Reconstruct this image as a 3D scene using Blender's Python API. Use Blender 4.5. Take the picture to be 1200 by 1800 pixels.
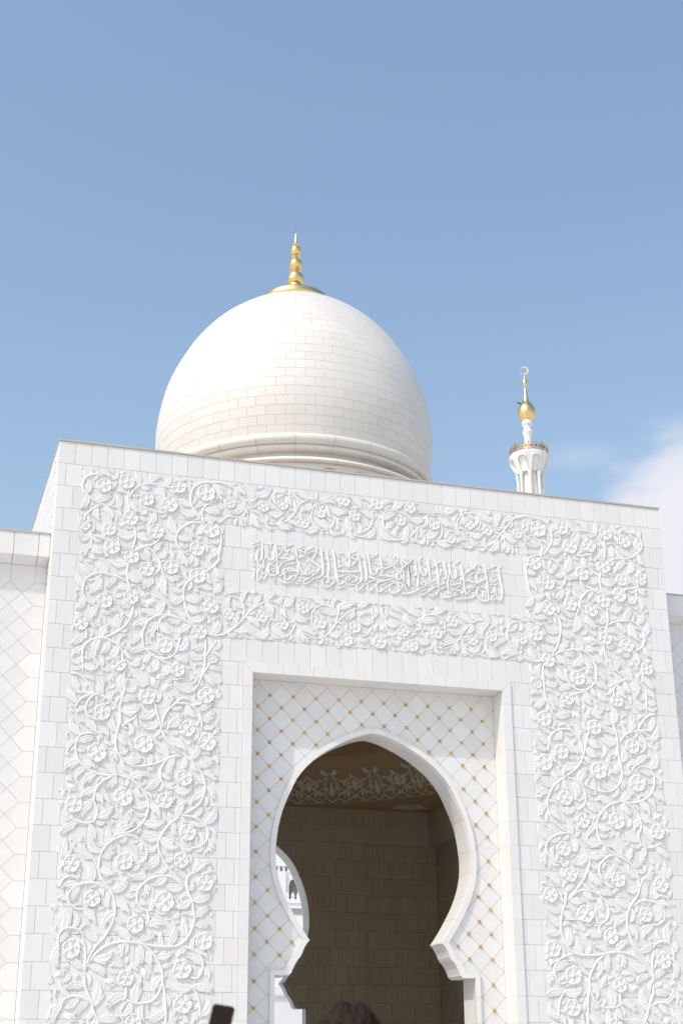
import bpy, bmesh, math, random
import numpy as np
from mathutils import Vector, Matrix
from mathutils.geometry import delaunay_2d_cdt

PI = math.pi
scene = bpy.context.scene
for o in list(bpy.data.objects):
    bpy.data.objects.remove(o)
COL = scene.collection

# ------------------------------------------------------------------ camera
CAM = Vector((-11.588, -34.104, 1.603))
PITCH, YAW, ROLL, FOC = 0.3755, 0.3010, -0.0063, 2559.84      # focal length in pixels of a 1200 x 1800 picture
cp, sp, cyw, syw = math.cos(PITCH), math.sin(PITCH), math.cos(YAW), math.sin(YAW)
FWD = Vector((syw*cp, cyw*cp, sp)); RGT0 = Vector((cyw, -syw, 0)); UP0 = RGT0.cross(FWD)
RGT = RGT0*math.cos(ROLL) + UP0*math.sin(ROLL); UPV = UP0*math.cos(ROLL) - RGT0*math.sin(ROLL)
cam = bpy.data.cameras.new('camera')
cam.sensor_fit = 'VERTICAL'; cam.sensor_height = 36.0; cam.lens = FOC/1800*36
cam.clip_start = 0.1; cam.clip_end = 6000
cam.dof.use_dof = True; cam.dof.focus_distance = 38.0; cam.dof.aperture_fstop = 5.0
camo = bpy.data.objects.new('camera', cam); COL.objects.link(camo)
camo.matrix_world = Matrix(((RGT.x, UPV.x, -FWD.x, CAM.x), (RGT.y, UPV.y, -FWD.y, CAM.y), (RGT.z, UPV.z, -FWD.z, CAM.z), (0, 0, 0, 1)))
scene.camera = camo

# ------------------------------------------------------------------ sky and sun
SUN_EL, SUN_AZ = 49.7, 61.3           # elevation; degrees to the left of the gate's outward normal
to_sun = Vector((-math.sin(math.radians(SUN_AZ))*math.cos(math.radians(SUN_EL)), -math.cos(math.radians(SUN_AZ))*math.cos(math.radians(SUN_EL)), math.sin(math.radians(SUN_EL))))
world = bpy.data.worlds.new('World'); scene.world = world; world.use_nodes = True
wn = world.node_tree.nodes; wl = world.node_tree.links
bg = wn['Background']; bg.inputs['Strength'].default_value = 0.15
sky = wn.new('ShaderNodeTexSky'); sky.sky_type = 'NISHITA'; sky.sun_disc = False
sky.sun_elevation = math.radians(SUN_EL); sky.sun_rotation = math.atan2(to_sun.x, to_sun.y)
sky.air_density = 1.5; sky.dust_density = 2.3; sky.ozone_density = 1.0; sky.altitude = 0
tc = wn.new('ShaderNodeTexCoord')
def wmath(op, a, b=None, clamp=False):
    n = wn.new('ShaderNodeMath'); n.operation = op; n.use_clamp = clamp
    for i, s in enumerate((a, b)):
        if s is None: continue
        if isinstance(s, (int, float)): n.inputs[i].default_value = s
        else: wl.new(s, n.inputs[i])
    return n.outputs[0]
def wvec(op, a, b):
    n = wn.new('ShaderNodeVectorMath'); n.operation = op
    for i, s in enumerate((a, b)):
        if isinstance(s, tuple): n.inputs[i].default_value = s
        else: wl.new(s, n.inputs[i])
    return n
def wramp(fac, stops):
    r = wn.new('ShaderNodeValToRGB'); wl.new(fac, r.inputs[0])
    e = r.color_ramp.elements
    e[0].position, e[0].color = stops[0][0], (stops[0][1],)*3 + (1,)
    e[1].position, e[1].color = stops[1][0], (stops[1][1],)*3 + (1,)
    r.color_ramp.interpolation = 'EASE'
    return r.outputs[0]
nz = wn.new('ShaderNodeTexNoise'); nz.inputs['Scale'].default_value = 7.0; nz.inputs['Detail'].default_value = 7.0; nz.inputs['Roughness'].default_value = 0.55
mp = wn.new('ShaderNodeMapping'); mp.inputs['Scale'].default_value = (1, 1, 2.2); wl.new(tc.outputs['Generated'], mp.inputs['Vector']); wl.new(mp.outputs[0], nz.inputs['Vector'])
def cloud(direction, near, far, lo, hi, gain, ax=(1, 1, 1)):
    d = wvec('SUBTRACT', tc.outputs['Generated'], direction); d = wvec('MULTIPLY', d.outputs[0], ax)
    ln = wn.new('ShaderNodeVectorMath'); ln.operation = 'LENGTH'; wl.new(d.outputs[0], ln.inputs[0])
    m = wramp(ln.outputs['Value'], ((near, 1.0), (far, 0.0)))
    s = wmath('ADD', nz.outputs['Fac'], wmath('MULTIPLY', wmath('SUBTRACT', m, 0.5), 0.55))
    return wmath('MULTIPLY', wramp(s, ((lo, 0.0), (hi, 1.0))), wmath('MULTIPLY', m, gain))
c1 = cloud((0.500, 0.795, 0.332), 0.035, 0.125, 0.42, 0.63, 1.0, (1, 1, 1.0))
c2 = cloud((0.415, 0.815, 0.395), 0.0, 0.085, 0.44, 0.80, 0.24, (1, 1, 3.2))
c3 = cloud((0.375, 0.825, 0.372), 0.0, 0.07, 0.46, 0.80, 0.20, (1, 1, 2.2))
low = wn.new('ShaderNodeSeparateXYZ'); wl.new(tc.outputs['Generated'], low.inputs[0])
lowm = wramp(low.outputs['Z'], ((0.10, 1.0), (0.33, 0.0)))
c4 = wmath('MULTIPLY', wmath('MULTIPLY', wramp(nz.outputs['Fac'], ((0.48, 0.0), (0.72, 1.0))), lowm), 0.6)
ctot = wmath('MAXIMUM', wmath('MAXIMUM', c1, c2), wmath('MAXIMUM', c3, c4), )
mixc = wn.new('ShaderNodeMixRGB'); wl.new(ctot, mixc.inputs[0]); wl.new(sky.outputs[0], mixc.inputs[1]); mixc.inputs[2].default_value = (4.5, 4.5, 4.85, 1)
wl.new(mixc.outputs[0], bg.inputs['Color'])
sun = bpy.data.lights.new('sun', 'SUN'); sun.energy = 2.0; sun.angle = math.radians(0.53); sun.color = (1.0, 0.955, 0.89)
suno = bpy.data.objects.new('sun', sun); COL.objects.link(suno)
suno.rotation_euler = (-to_sun).to_track_quat('-Z', 'Y').to_euler(); suno.location = to_sun*60
vs = scene.view_settings
vs.view_transform = 'Standard'; vs.look = 'None'; vs.gamma = 1.0; vs.exposure = 0.36; vs.use_curve_mapping = False
scene.cycles.max_bounces = 10; scene.cycles.diffuse_bounces = 6

# ------------------------------------------------------------------ materials
def material(name, col, rough=0.5, metal=0.0, island=0.0, noise=0.0, nscale=3.0, bump=0.0, bscale=40.0, spec=0.4):
    m = bpy.data.materials.new(name); m.use_nodes = True
    n = m.node_tree.nodes; l = m.node_tree.links; b = n['Principled BSDF']
    b.inputs['Roughness'].default_value = rough; b.inputs['Metallic'].default_value = metal
    b.inputs['Specular IOR Level'].default_value = spec
    base = n.new('ShaderNodeRGB'); base.outputs[0].default_value = (*col, 1); out = base.outputs[0]
    def scale_by(fac_socket, amount, out):
        mr = n.new('ShaderNodeMapRange'); mr.inputs['From Min'].default_value = 0; mr.inputs['From Max'].default_value = 1
        mr.inputs['To Min'].default_value = 1-amount; mr.inputs['To Max'].default_value = 1+amount*0.6
        l.new(fac_socket, mr.inputs['Value'])
        mx = n.new('ShaderNodeMixRGB'); mx.blend_type = 'MULTIPLY'; mx.inputs[0].default_value = 1
        l.new(out, mx.inputs[1]); l.new(mr.outputs[0], mx.inputs[2]); return mx.outputs[0]
    if island:
        g = n.new('ShaderNodeNewGeometry'); out = scale_by(g.outputs['Random Per Island'], island, out)
        oi = n.new('ShaderNodeObjectInfo'); out = scale_by(oi.outputs['Random'], island, out)
    tx = n.new('ShaderNodeNewGeometry')
    if noise:
        t = n.new('ShaderNodeTexNoise'); t.inputs['Scale'].default_value = nscale; t.inputs['Detail'].default_value = 6; t.inputs['Roughness'].default_value = 0.6
        l.new(tx.outputs['Position'], t.inputs['Vector']); out = scale_by(t.outputs['Fac'], noise, out)
    if bump:
        t2 = n.new('ShaderNodeTexNoise'); t2.inputs['Scale'].default_value = bscale; t2.inputs['Detail'].default_value = 4
        l.new(tx.outputs['Position'], t2.inputs['Vector'])
        bp = n.new('ShaderNodeBump'); bp.inputs['Strength'].default_value = bump; bp.inputs['Distance'].default_value = 0.01
        l.new(t2.outputs['Fac'], bp.inputs['Height']); l.new(bp.outputs[0], b.inputs['Normal'])
    l.new(out, b.inputs['Base Color'])
    return m
M = {}
M['marble'] = material('white_marble_tile', (0.715, 0.70, 0.69), 0.42, island=0.04, noise=0.06, nscale=1.7)
M['trim'] = material('white_marble_trim', (0.715, 0.70, 0.685), 0.45, island=0.02, noise=0.05, nscale=1.3)
M['relief'] = material('carved_marble', (0.735, 0.72, 0.70), 0.55, noise=0.04, nscale=2.0)
M['dome'] = material('dome_marble', (0.675, 0.64, 0.595), 0.45, island=0.03, noise=0.05, nscale=1.1)
M['grout'] = material('grout', (0.54, 0.53, 0.52), 0.9)
M['dgrout'] = material('dome_grout', (0.66, 0.63, 0.585), 0.9)
M['gold'] = material('gilded_metal', (0.82, 0.61, 0.27), 0.30, 1.0, noise=0.12, nscale=6)
M['stud'] = material('amber_gold', (0.68, 0.42, 0.09), 0.32, 0.75, island=0.15)
M['bronze'] = material('bronze_railing', (0.50, 0.27, 0.08), 0.4, 0.6)
M['flash'] = material('metal_flashing', (0.52, 0.465, 0.40), 0.45, 0.2, noise=0.1)
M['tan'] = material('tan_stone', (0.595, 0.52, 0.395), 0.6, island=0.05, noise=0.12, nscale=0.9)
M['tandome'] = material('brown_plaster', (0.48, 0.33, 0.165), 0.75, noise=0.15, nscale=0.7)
M['tangrout'] = material('dark_joint', (0.16, 0.12, 0.085), 0.9)
M['nichejoint'] = material('grey_joint', (0.27, 0.255, 0.24), 0.9)
M['inlay'] = material('grey_marble_inlay', (0.76, 0.73, 0.62), 0.5, noise=0.1)
M['pave'] = material('pale_paving', (0.72, 0.69, 0.645), 0.5, noise=0.12, nscale=0.35)
M['roofstone'] = material('cream_roof_screed', (0.66, 0.52, 0.37), 0.7, noise=0.1, nscale=0.5)
M['hall'] = material('hall_marble', (0.78, 0.77, 0.78), 0.5, noise=0.06, nscale=0.2)
M['beige'] = material('beige_shade_band_and_vent', (0.46, 0.40, 0.35), 0.6, noise=0.1)  # arcade soffit shadow put into the colour; the hall vents share it
M['lattice'] = material('lattice_gilding', (0.42, 0.38, 0.27), 0.5)
M['glassdark'] = material('dark_teal_glass', (0.035, 0.07, 0.08), 0.15)
M['pin'] = material('steel_pin', (0.16, 0.16, 0.16), 0.5, 0.5)
M['hair'] = material('brown_hair', (0.045, 0.024, 0.013), 0.55, island=0.6, noise=0.5, nscale=70, spec=0.2)
M['skin'] = material('skin', (0.52, 0.31, 0.22), 0.5)
M['shirt'] = material('white_shirt', (0.62, 0.60, 0.57), 0.8, noise=0.1, nscale=9)
M['trousers'] = material('dark_trousers', (0.05, 0.055, 0.07), 0.8)
M['phone'] = material('phone_body', (0.010, 0.009, 0.010), 0.4, spec=0.2)
M['screen'] = material('phone_screen', (0.012, 0.008, 0.004), 0.25, spec=0.1)
M['feather'] = material('grey_feather', (0.07, 0.065, 0.065), 0.7)
M['hatch'] = material('brown_hatch', (0.20, 0.09, 0.03), 0.5)

# ------------------------------------------------------------------ helpers
class MB:
    def __init__(s): s.v = []; s.f = []
    def add(s, v, f):
        o = len(s.v); s.v += [tuple(p) for p in v]; s.f += [tuple(i+o for i in q) for q in f]
    def box(s, x0, x1, y0, y1, z0, z1):
        s.add([(x0,y0,z0),(x1,y0,z0),(x1,y1,z0),(x0,y1,z0),(x0,y0,z1),(x1,y0,z1),(x1,y1,z1),(x0,y1,z1)],
              [(0,1,5,4),(1,2,6,5),(2,3,7,6),(3,0,4,7),(4,5,6,7),(3,2,1,0)])
    def slab(s, x0, x1, z0, z1, y0, t, c=0.004):      # a tile in the XZ plane, chamfered front at y0
        s.add([(x0,y0+t,z0),(x1,y0+t,z0),(x1,y0+t,z1),(x0,y0+t,z1),(x0,y0+c,z0),(x1,y0+c,z0),(x1,y0+c,z1),(x0,y0+c,z1),
               (x0+c,y0,z0+c),(x1-c,y0,z0+c),(x1-c,y0,z1-c),(x0+c,y0,z1-c)],
              [(8,9,10,11),(4,5,9,8),(5,6,10,9),(6,7,11,10),(7,4,8,11),(0,1,5,4),(1,2,6,5),(2,3,7,6),(3,0,4,7)])
    def lathe(s, prof, cx=0.0, cy=0.0, n=48, a0=0.0, a1=2*PI, closed=True):
        o = len(s.v); m = len(prof); k = n if closed else n+1
        for i in range(k):
            a = a0+(a1-a0)*i/n
            for r, z in prof: s.v.append((cx+r*math.cos(a), cy+r*math.sin(a), z))
        for i in range(n):
            j = (i+1) % k
            for t in range(m-1): s.f.append((o+i*m+t, o+j*m+t, o+j*m+t+1, o+i*m+t+1))
    def mesh(s, name, smooth=False):
        me = bpy.data.meshes.new(name); me.from_pydata(s.v, [], s.f)
        bm = bmesh.new(); bm.from_mesh(me); bmesh.ops.recalc_face_normals(bm, faces=bm.faces); bm.to_mesh(me); bm.free()
        if smooth:
            me.polygons.foreach_set('use_smooth', [True]*len(me.polygons))
        me.update(); return me
    def build(s, name, mat, parent=None, smooth=False, kind=None):
        me = s.mesh(name, smooth); me.materials.append(mat if not isinstance(mat, str) else M[mat])
        return link(name, me, parent, kind=kind)
def link(name, me, parent=None, mat4=None, kind=None):
    o = bpy.data.objects.new(name, me); COL.objects.link(o)
    if parent: o.parent = parent
    if mat4 is not None: o.matrix_basis = mat4
    if kind: o['kind'] = kind
    return o
def thing(name, label, cat, loc=(0,0,0), group=None):
    o = bpy.data.objects.new(name, None); COL.objects.link(o); o.location = loc; o.empty_display_size = 0.3
    o['label'] = label; o['category'] = cat
    if group: o['group'] = group
    return o
def tag(o, label, cat, group=None):
    o['label'] = label; o['category'] = cat
    if group: o['group'] = group
    return o
def smooth_angle(me, deg=35):
    me.polygons.foreach_set('use_smooth', [True]*len(me.polygons)); me.set_sharp_from_angle(angle=math.radians(deg))
def project(p):
    d = Vector(p)-CAM; z = d.dot(FWD); return (600+FOC*d.dot(RGT)/z, 900-FOC*d.dot(UPV)/z, z)
def ccw(p):
    return list(p) if sum(p[i-1][0]*p[i][1]-p[i][0]*p[i-1][1] for i in range(len(p))) > 0 else list(reversed(p))
def region(poly, holes, lines=()):
    """2-D region = poly minus holes -> (verts, triangles)"""
    vs_, es, fs = [], [], []
    for pl in [ccw(poly)]+[ccw(h_) for h_ in holes]:
        o = len(vs_); vs_ += [Vector(p) for p in pl]; fs.append(list(range(o, o+len(pl))))
    for a, b in lines:
        o = len(vs_); vs_ += [Vector(a), Vector(b)]; es.append((o, o+1))
    r = delaunay_2d_cdt(vs_, es, fs, 1, 1e-5, True)
    tri = [f for f, org in zip(r[2], r[5]) if 0 in org and not any(h in org for h in range(1, 1+len(holes)))]
    used = sorted({i for f in tri for i in f}); mp_ = {j: i for i, j in enumerate(used)}
    return [tuple(r[0][i]) for i in used], [tuple(mp_[i] for i in f) for f in tri]
def rim(tri):
    e = {}
    for f in tri:
        for i in range(len(f)):
            a, b = f[i], f[(i+1) % len(f)]; e[(a, b)] = 1
    return [(a, b) for a, b in e if (b, a) not in e]
def prism(mb, poly, holes, y0, y1, back=True):          # XZ region pushed from y0 to y1
    v, t = region(poly, holes)
    if not t: return False
    n = len(v); f = list(t)
    if back: f += [tuple(i+n for i in reversed(q)) for q in t]
    f += [(a, a+n, b+n, b) for a, b in rim(t)]
    mb.add([(x, y0, z) for x, z in v]+[(x, y1, z) for x, z in v], f); return True
def catmull(pts, step=0.05):
    P = [np.array(p, float) for p in pts]
    if len(P) == 2:
        n = max(2, int(np.linalg.norm(P[1]-P[0])/step)+1); return [P[0]+(P[1]-P[0])*i/n for i in range(n+1)]
    P = [2*P[0]-P[1]]+P+[2*P[-1]-P[-2]]; out = []
    for i in range(1, len(P)-2):
        n = max(2, int(np.linalg.norm(P[i+1]-P[i])/step))
        for k in range(n):
            t = k/n; a, b, c, d = P[i-1:i+3]
            out.append(0.5*((2*b)+(c-a)*t+(2*a-5*b+4*c-d)*t*t+(3*b-a-3*c+d)*t**3))
    out.append(P[-2]); return out

# ------------------------------------------------------------------ ground
g = MB(); g.add([(-3000,-3000,0),(3000,-3000,0),(3000,3000,0),(-3000,3000,0)], [(0,1,2,3)])
go = g.build('ground', 'pave'); go['kind'] = 'structure'

# ------------------------------------------------------------------ traced ornament (centimetres on the gate front: x from its axis, z from the ground)
FLOWERS_PANEL=[-724,1570,19,-667,1587,20,-615,1545,19,-654,1489,20,-766,1459,14,-705,1454,17,-587,1461,20,-695,1409,20,-646,1388,19,-534,1589,19,-556,1537,21,-463,1579,24,-446,1479,21,-483,1424,19,-607,1358,19,-643,1282,19,-707,1267,19,-761,1206,18,-546,1369,19,-479,1353,21,-441,1276,19,-470,1207,19,-554,1165,20,-664,1111,18,-698,990,20,-520,1107,18,-435,1141,12,-592,1034,20,-448,1048,20,-492,963,20,-595,920,23,-705,893,23,-443,933,22,-495,844,20,-637,792,22,-751,769,20,-540,788,19,-482,716,20,-628,644,20,-749,635,20,-496,651,18,-438,601,19,-697,559,19,-531,557,23,-597,505,20,-738,449,21,-437,471,20,-486,409,22,-612,388,18,-481,334,21,-591,295,18]
FLOWERS_BAND=[-400,1558,14,-312,1558,15,-260,1570,15,-159,1559,16,-204,1524,15,-92,1600,16,-64,1560,15,-398,1259,14,-311,1260,15,-257,1245,15,-203,1292,15,-158,1257,16,-66,1254,16,-89,1217,16]
STEMS_PANEL=[[-723,1594,-743,1598,-759,1596,-773,1584,-778,1568,-775,1553,-763,1539,-748,1527,-730,1520,-712,1518,-694,1516,-680,1510,-668,1500],[-655,1505,-661,1525,-663,1544,-662,1564,-666,1573],[-661,1537,-657,1553,-648,1568,-634,1581,-613,1588,-585,1588,-574,1582,-564,1565],[-578,1588,-560,1584,-543,1584],[-628,1523,-606,1518,-582,1513,-568,1514,-555,1522],[-730,1518,-747,1506,-760,1493,-767,1483,-768,1468],[-759,1444,-741,1433,-723,1431,-709,1423],[-755,1441,-748,1425,-748,1408,-751,1396],[-644,1472,-639,1449,-640,1430,-646,1405],[-641,1404,-623,1417,-600,1423,-583,1436,-580,1450],[-639,1402,-619,1416,-603,1413,-589,1401,-576,1383,-569,1359,-559,1338,-552,1328],[-575,1378,-575,1363,-583,1352,-595,1343],[-464,1495,-480,1512,-491,1527,-501,1543,-503,1563,-500,1583,-490,1598,-470,1608,-449,1610,-425,1613,-408,1607,-394,1597],[-459,1491,-479,1497,-501,1493,-521,1479,-533,1464,-537,1448,-534,1433,-524,1419,-509,1409,-489,1406],[-464,1495,-472,1517,-470,1535,-460,1548,-448,1551],[-434,1477,-421,1466,-422,1435,-425,1416,-430,1400],[-423,1408,-425,1401,-439,1382,-461,1365,-475,1356],[-653,1374,-656,1346,-652,1322,-644,1297],[-651,1319,-671,1330,-688,1334,-713,1338,-731,1336,-746,1328,-756,1318,-760,1306,-761,1288,-755,1270,-742,1259,-722,1251,-701,1250],[-716,1333,-730,1322,-743,1317,-756,1317],[-762,1279,-762,1297,-757,1312],[-638,1268,-637,1246,-643,1226,-656,1206,-674,1190,-694,1178,-721,1170,-743,1167],[-747,1166,-746,1183,-752,1197],[-723,1171,-738,1162,-751,1148,-753,1127,-751,1113,-749,1083],[-779,1081,-760,1079,-743,1068,-728,1050,-717,1033],[-728,1171,-697,1172,-680,1165,-665,1154,-656,1140,-657,1122],[-697,1172,-683,1166,-666,1161,-651,1151,-639,1147],[-700,1028,-715,1033,-728,1022,-736,1006,-737,991,-729,979,-712,972,-697,974],[-714,1034,-744,1035,-763,1035],[-719,1035,-739,1027,-755,1013,-761,999],[-703,1031,-683,1022,-668,1007,-663,997],[-645,1058,-652,1029,-656,1011,-655,991,-650,958],[-650,958,-639,968,-623,979,-614,990],[-486,1347,-496,1341,-508,1328,-513,1313,-512,1291,-506,1269,-499,1249,-485,1226,-474,1213],[-478,1216,-507,1234,-534,1241,-557,1244,-578,1240,-597,1226,-608,1203,-610,1185,-606,1160,-599,1148],[-456,1205,-431,1202,-413,1205,-399,1212],[-550,1244,-566,1234,-572,1215,-574,1201],[-607,1158,-596,1150,-581,1137,-558,1132,-539,1138,-526,1152,-521,1167,-518,1182,-513,1191],[-583,1137,-556,1126,-537,1119,-524,1111],[-459,1199,-454,1189,-453,1170,-454,1143,-455,1116,-465,1083,-478,1059,-485,1051],[-453,1147,-447,1155,-441,1166,-430,1180,-427,1191],[-438,1135,-453,1109,-460,1092],[-553,958,-551,985,-541,1005,-524,1022,-505,1025,-486,1021,-472,1013,-462,998,-464,981,-474,966],[-526,1021,-507,1037,-488,1032],[-481,1022,-463,1026,-455,1034],[-464,1007,-458,986,-456,965],[-539,958,-536,972,-526,985,-520,991],[-578,1025,-571,1014,-567,998,-557,968,-555,952],[-656,1021,-655,970,-661,940,-661,907,-643,879,-611,866,-567,874,-532,892,-503,900],[-554,958,-545,939,-530,922,-503,902],[-503,902,-469,878,-450,850,-444,821,-455,788,-476,769,-502,754],[-503,898,-535,889,-552,862,-549,834,-529,817,-500,827],[-647,844,-688,841,-724,853,-746,873,-756,905,-747,931,-722,938,-700,934],[-652,843,-616,831,-586,800,-578,772,-587,739,-614,714,-649,705,-670,689],[-653,844,-684,830,-702,808,-706,780,-696,759,-703,734,-727,728,-752,736,-773,742],[-502,754,-529,731,-546,705,-552,684,-543,660,-522,629,-492,599,-481,585],[-502,756,-469,752,-442,735,-433,718,-439,698,-459,682,-484,684],[-670,690,-624,705,-596,695,-577,672,-583,648,-611,637],[-624,705,-655,693,-675,675,-685,651,-686,622],[-706,660,-688,627,-679,606,-656,577,-645,550,-646,517,-662,480,-684,454,-699,424,-705,391],[-660,577,-688,593,-716,593,-739,584,-752,564,-745,544,-723,535,-703,542],[-704,403,-687,434,-660,457,-627,466,-592,465,-557,459,-523,458,-494,462,-474,481,-461,515,-466,555,-477,582,-481,610,-465,624,-443,618],[-485,589,-514,612,-546,614,-574,603,-594,579,-593,552,-574,536,-547,540],[-586,465,-557,446,-534,413,-530,380,-545,345,-572,335,-600,338,-621,353],[-534,397,-522,348,-519,292,-525,262],[-494,460,-466,454,-444,438,-437,415,-450,391,-475,394],[-705,391,-701,368,-688,340,-676,309,-658,287],[-688,337,-715,348,-745,343,-755,314],[-764,443,-768,468,-761,488,-741,495,-720,488,-708,472],[-705,398,-706,446,-716,475],[-728,598,-744,608,-764,601,-773,582],[-693,925,-700,938,-715,943],[-440,304,-444,338,-454,363,-469,377],[-570,502,-566,525,-576,537],[-612,373,-610,351,-619,337]]
STEMS_BAND=[[-441,1614,-417,1613,-392,1601,-367,1571,-338,1537,-316,1517,-285,1513,-253,1524,-228,1549,-214,1577,-181,1595,-152,1591,-130,1571,-118,1550],[-365,1571,-361,1535,-376,1522,-404,1522,-421,1506,-435,1495],[-365,1571,-342,1570,-328,1586,-328,1601],[-228,1545,-226,1575,-239,1596,-264,1605,-286,1599,-294,1579,-285,1561,-264,1549,-246,1540],[-118,1554,-127,1523,-152,1511,-174,1522,-183,1547,-174,1574,-159,1579],[-118,1554,-98,1526,-69,1507,-28,1502],[-58,1510,-24,1530,-13,1561,-23,1583,-49,1588,-79,1577],[-239,1600,-244,1615],[-114,1550,-107,1514],[-23,1583,-14,1599,-12,1611],[-427,1200,-394,1215,-364,1245,-340,1275,-310,1297,-282,1303,-258,1293,-237,1273,-223,1250,-205,1230,-180,1218,-156,1219,-131,1237,-117,1259,-99,1278,-70,1302,-34,1307],[-223,1257,-231,1232,-250,1213,-278,1210,-295,1230,-292,1251,-275,1263],[-117,1259,-113,1284,-128,1301,-152,1306,-174,1293,-182,1271,-177,1250],[-106,1253,-67,1235,-39,1234,-21,1256,-17,1282,-27,1299],[-359,1249,-358,1280,-372,1303,-396,1308,-416,1313],[-110,1281,-108,1313],[-384,1219,-360,1211,-343,1200],[-75,1238,-89,1226]]
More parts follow.
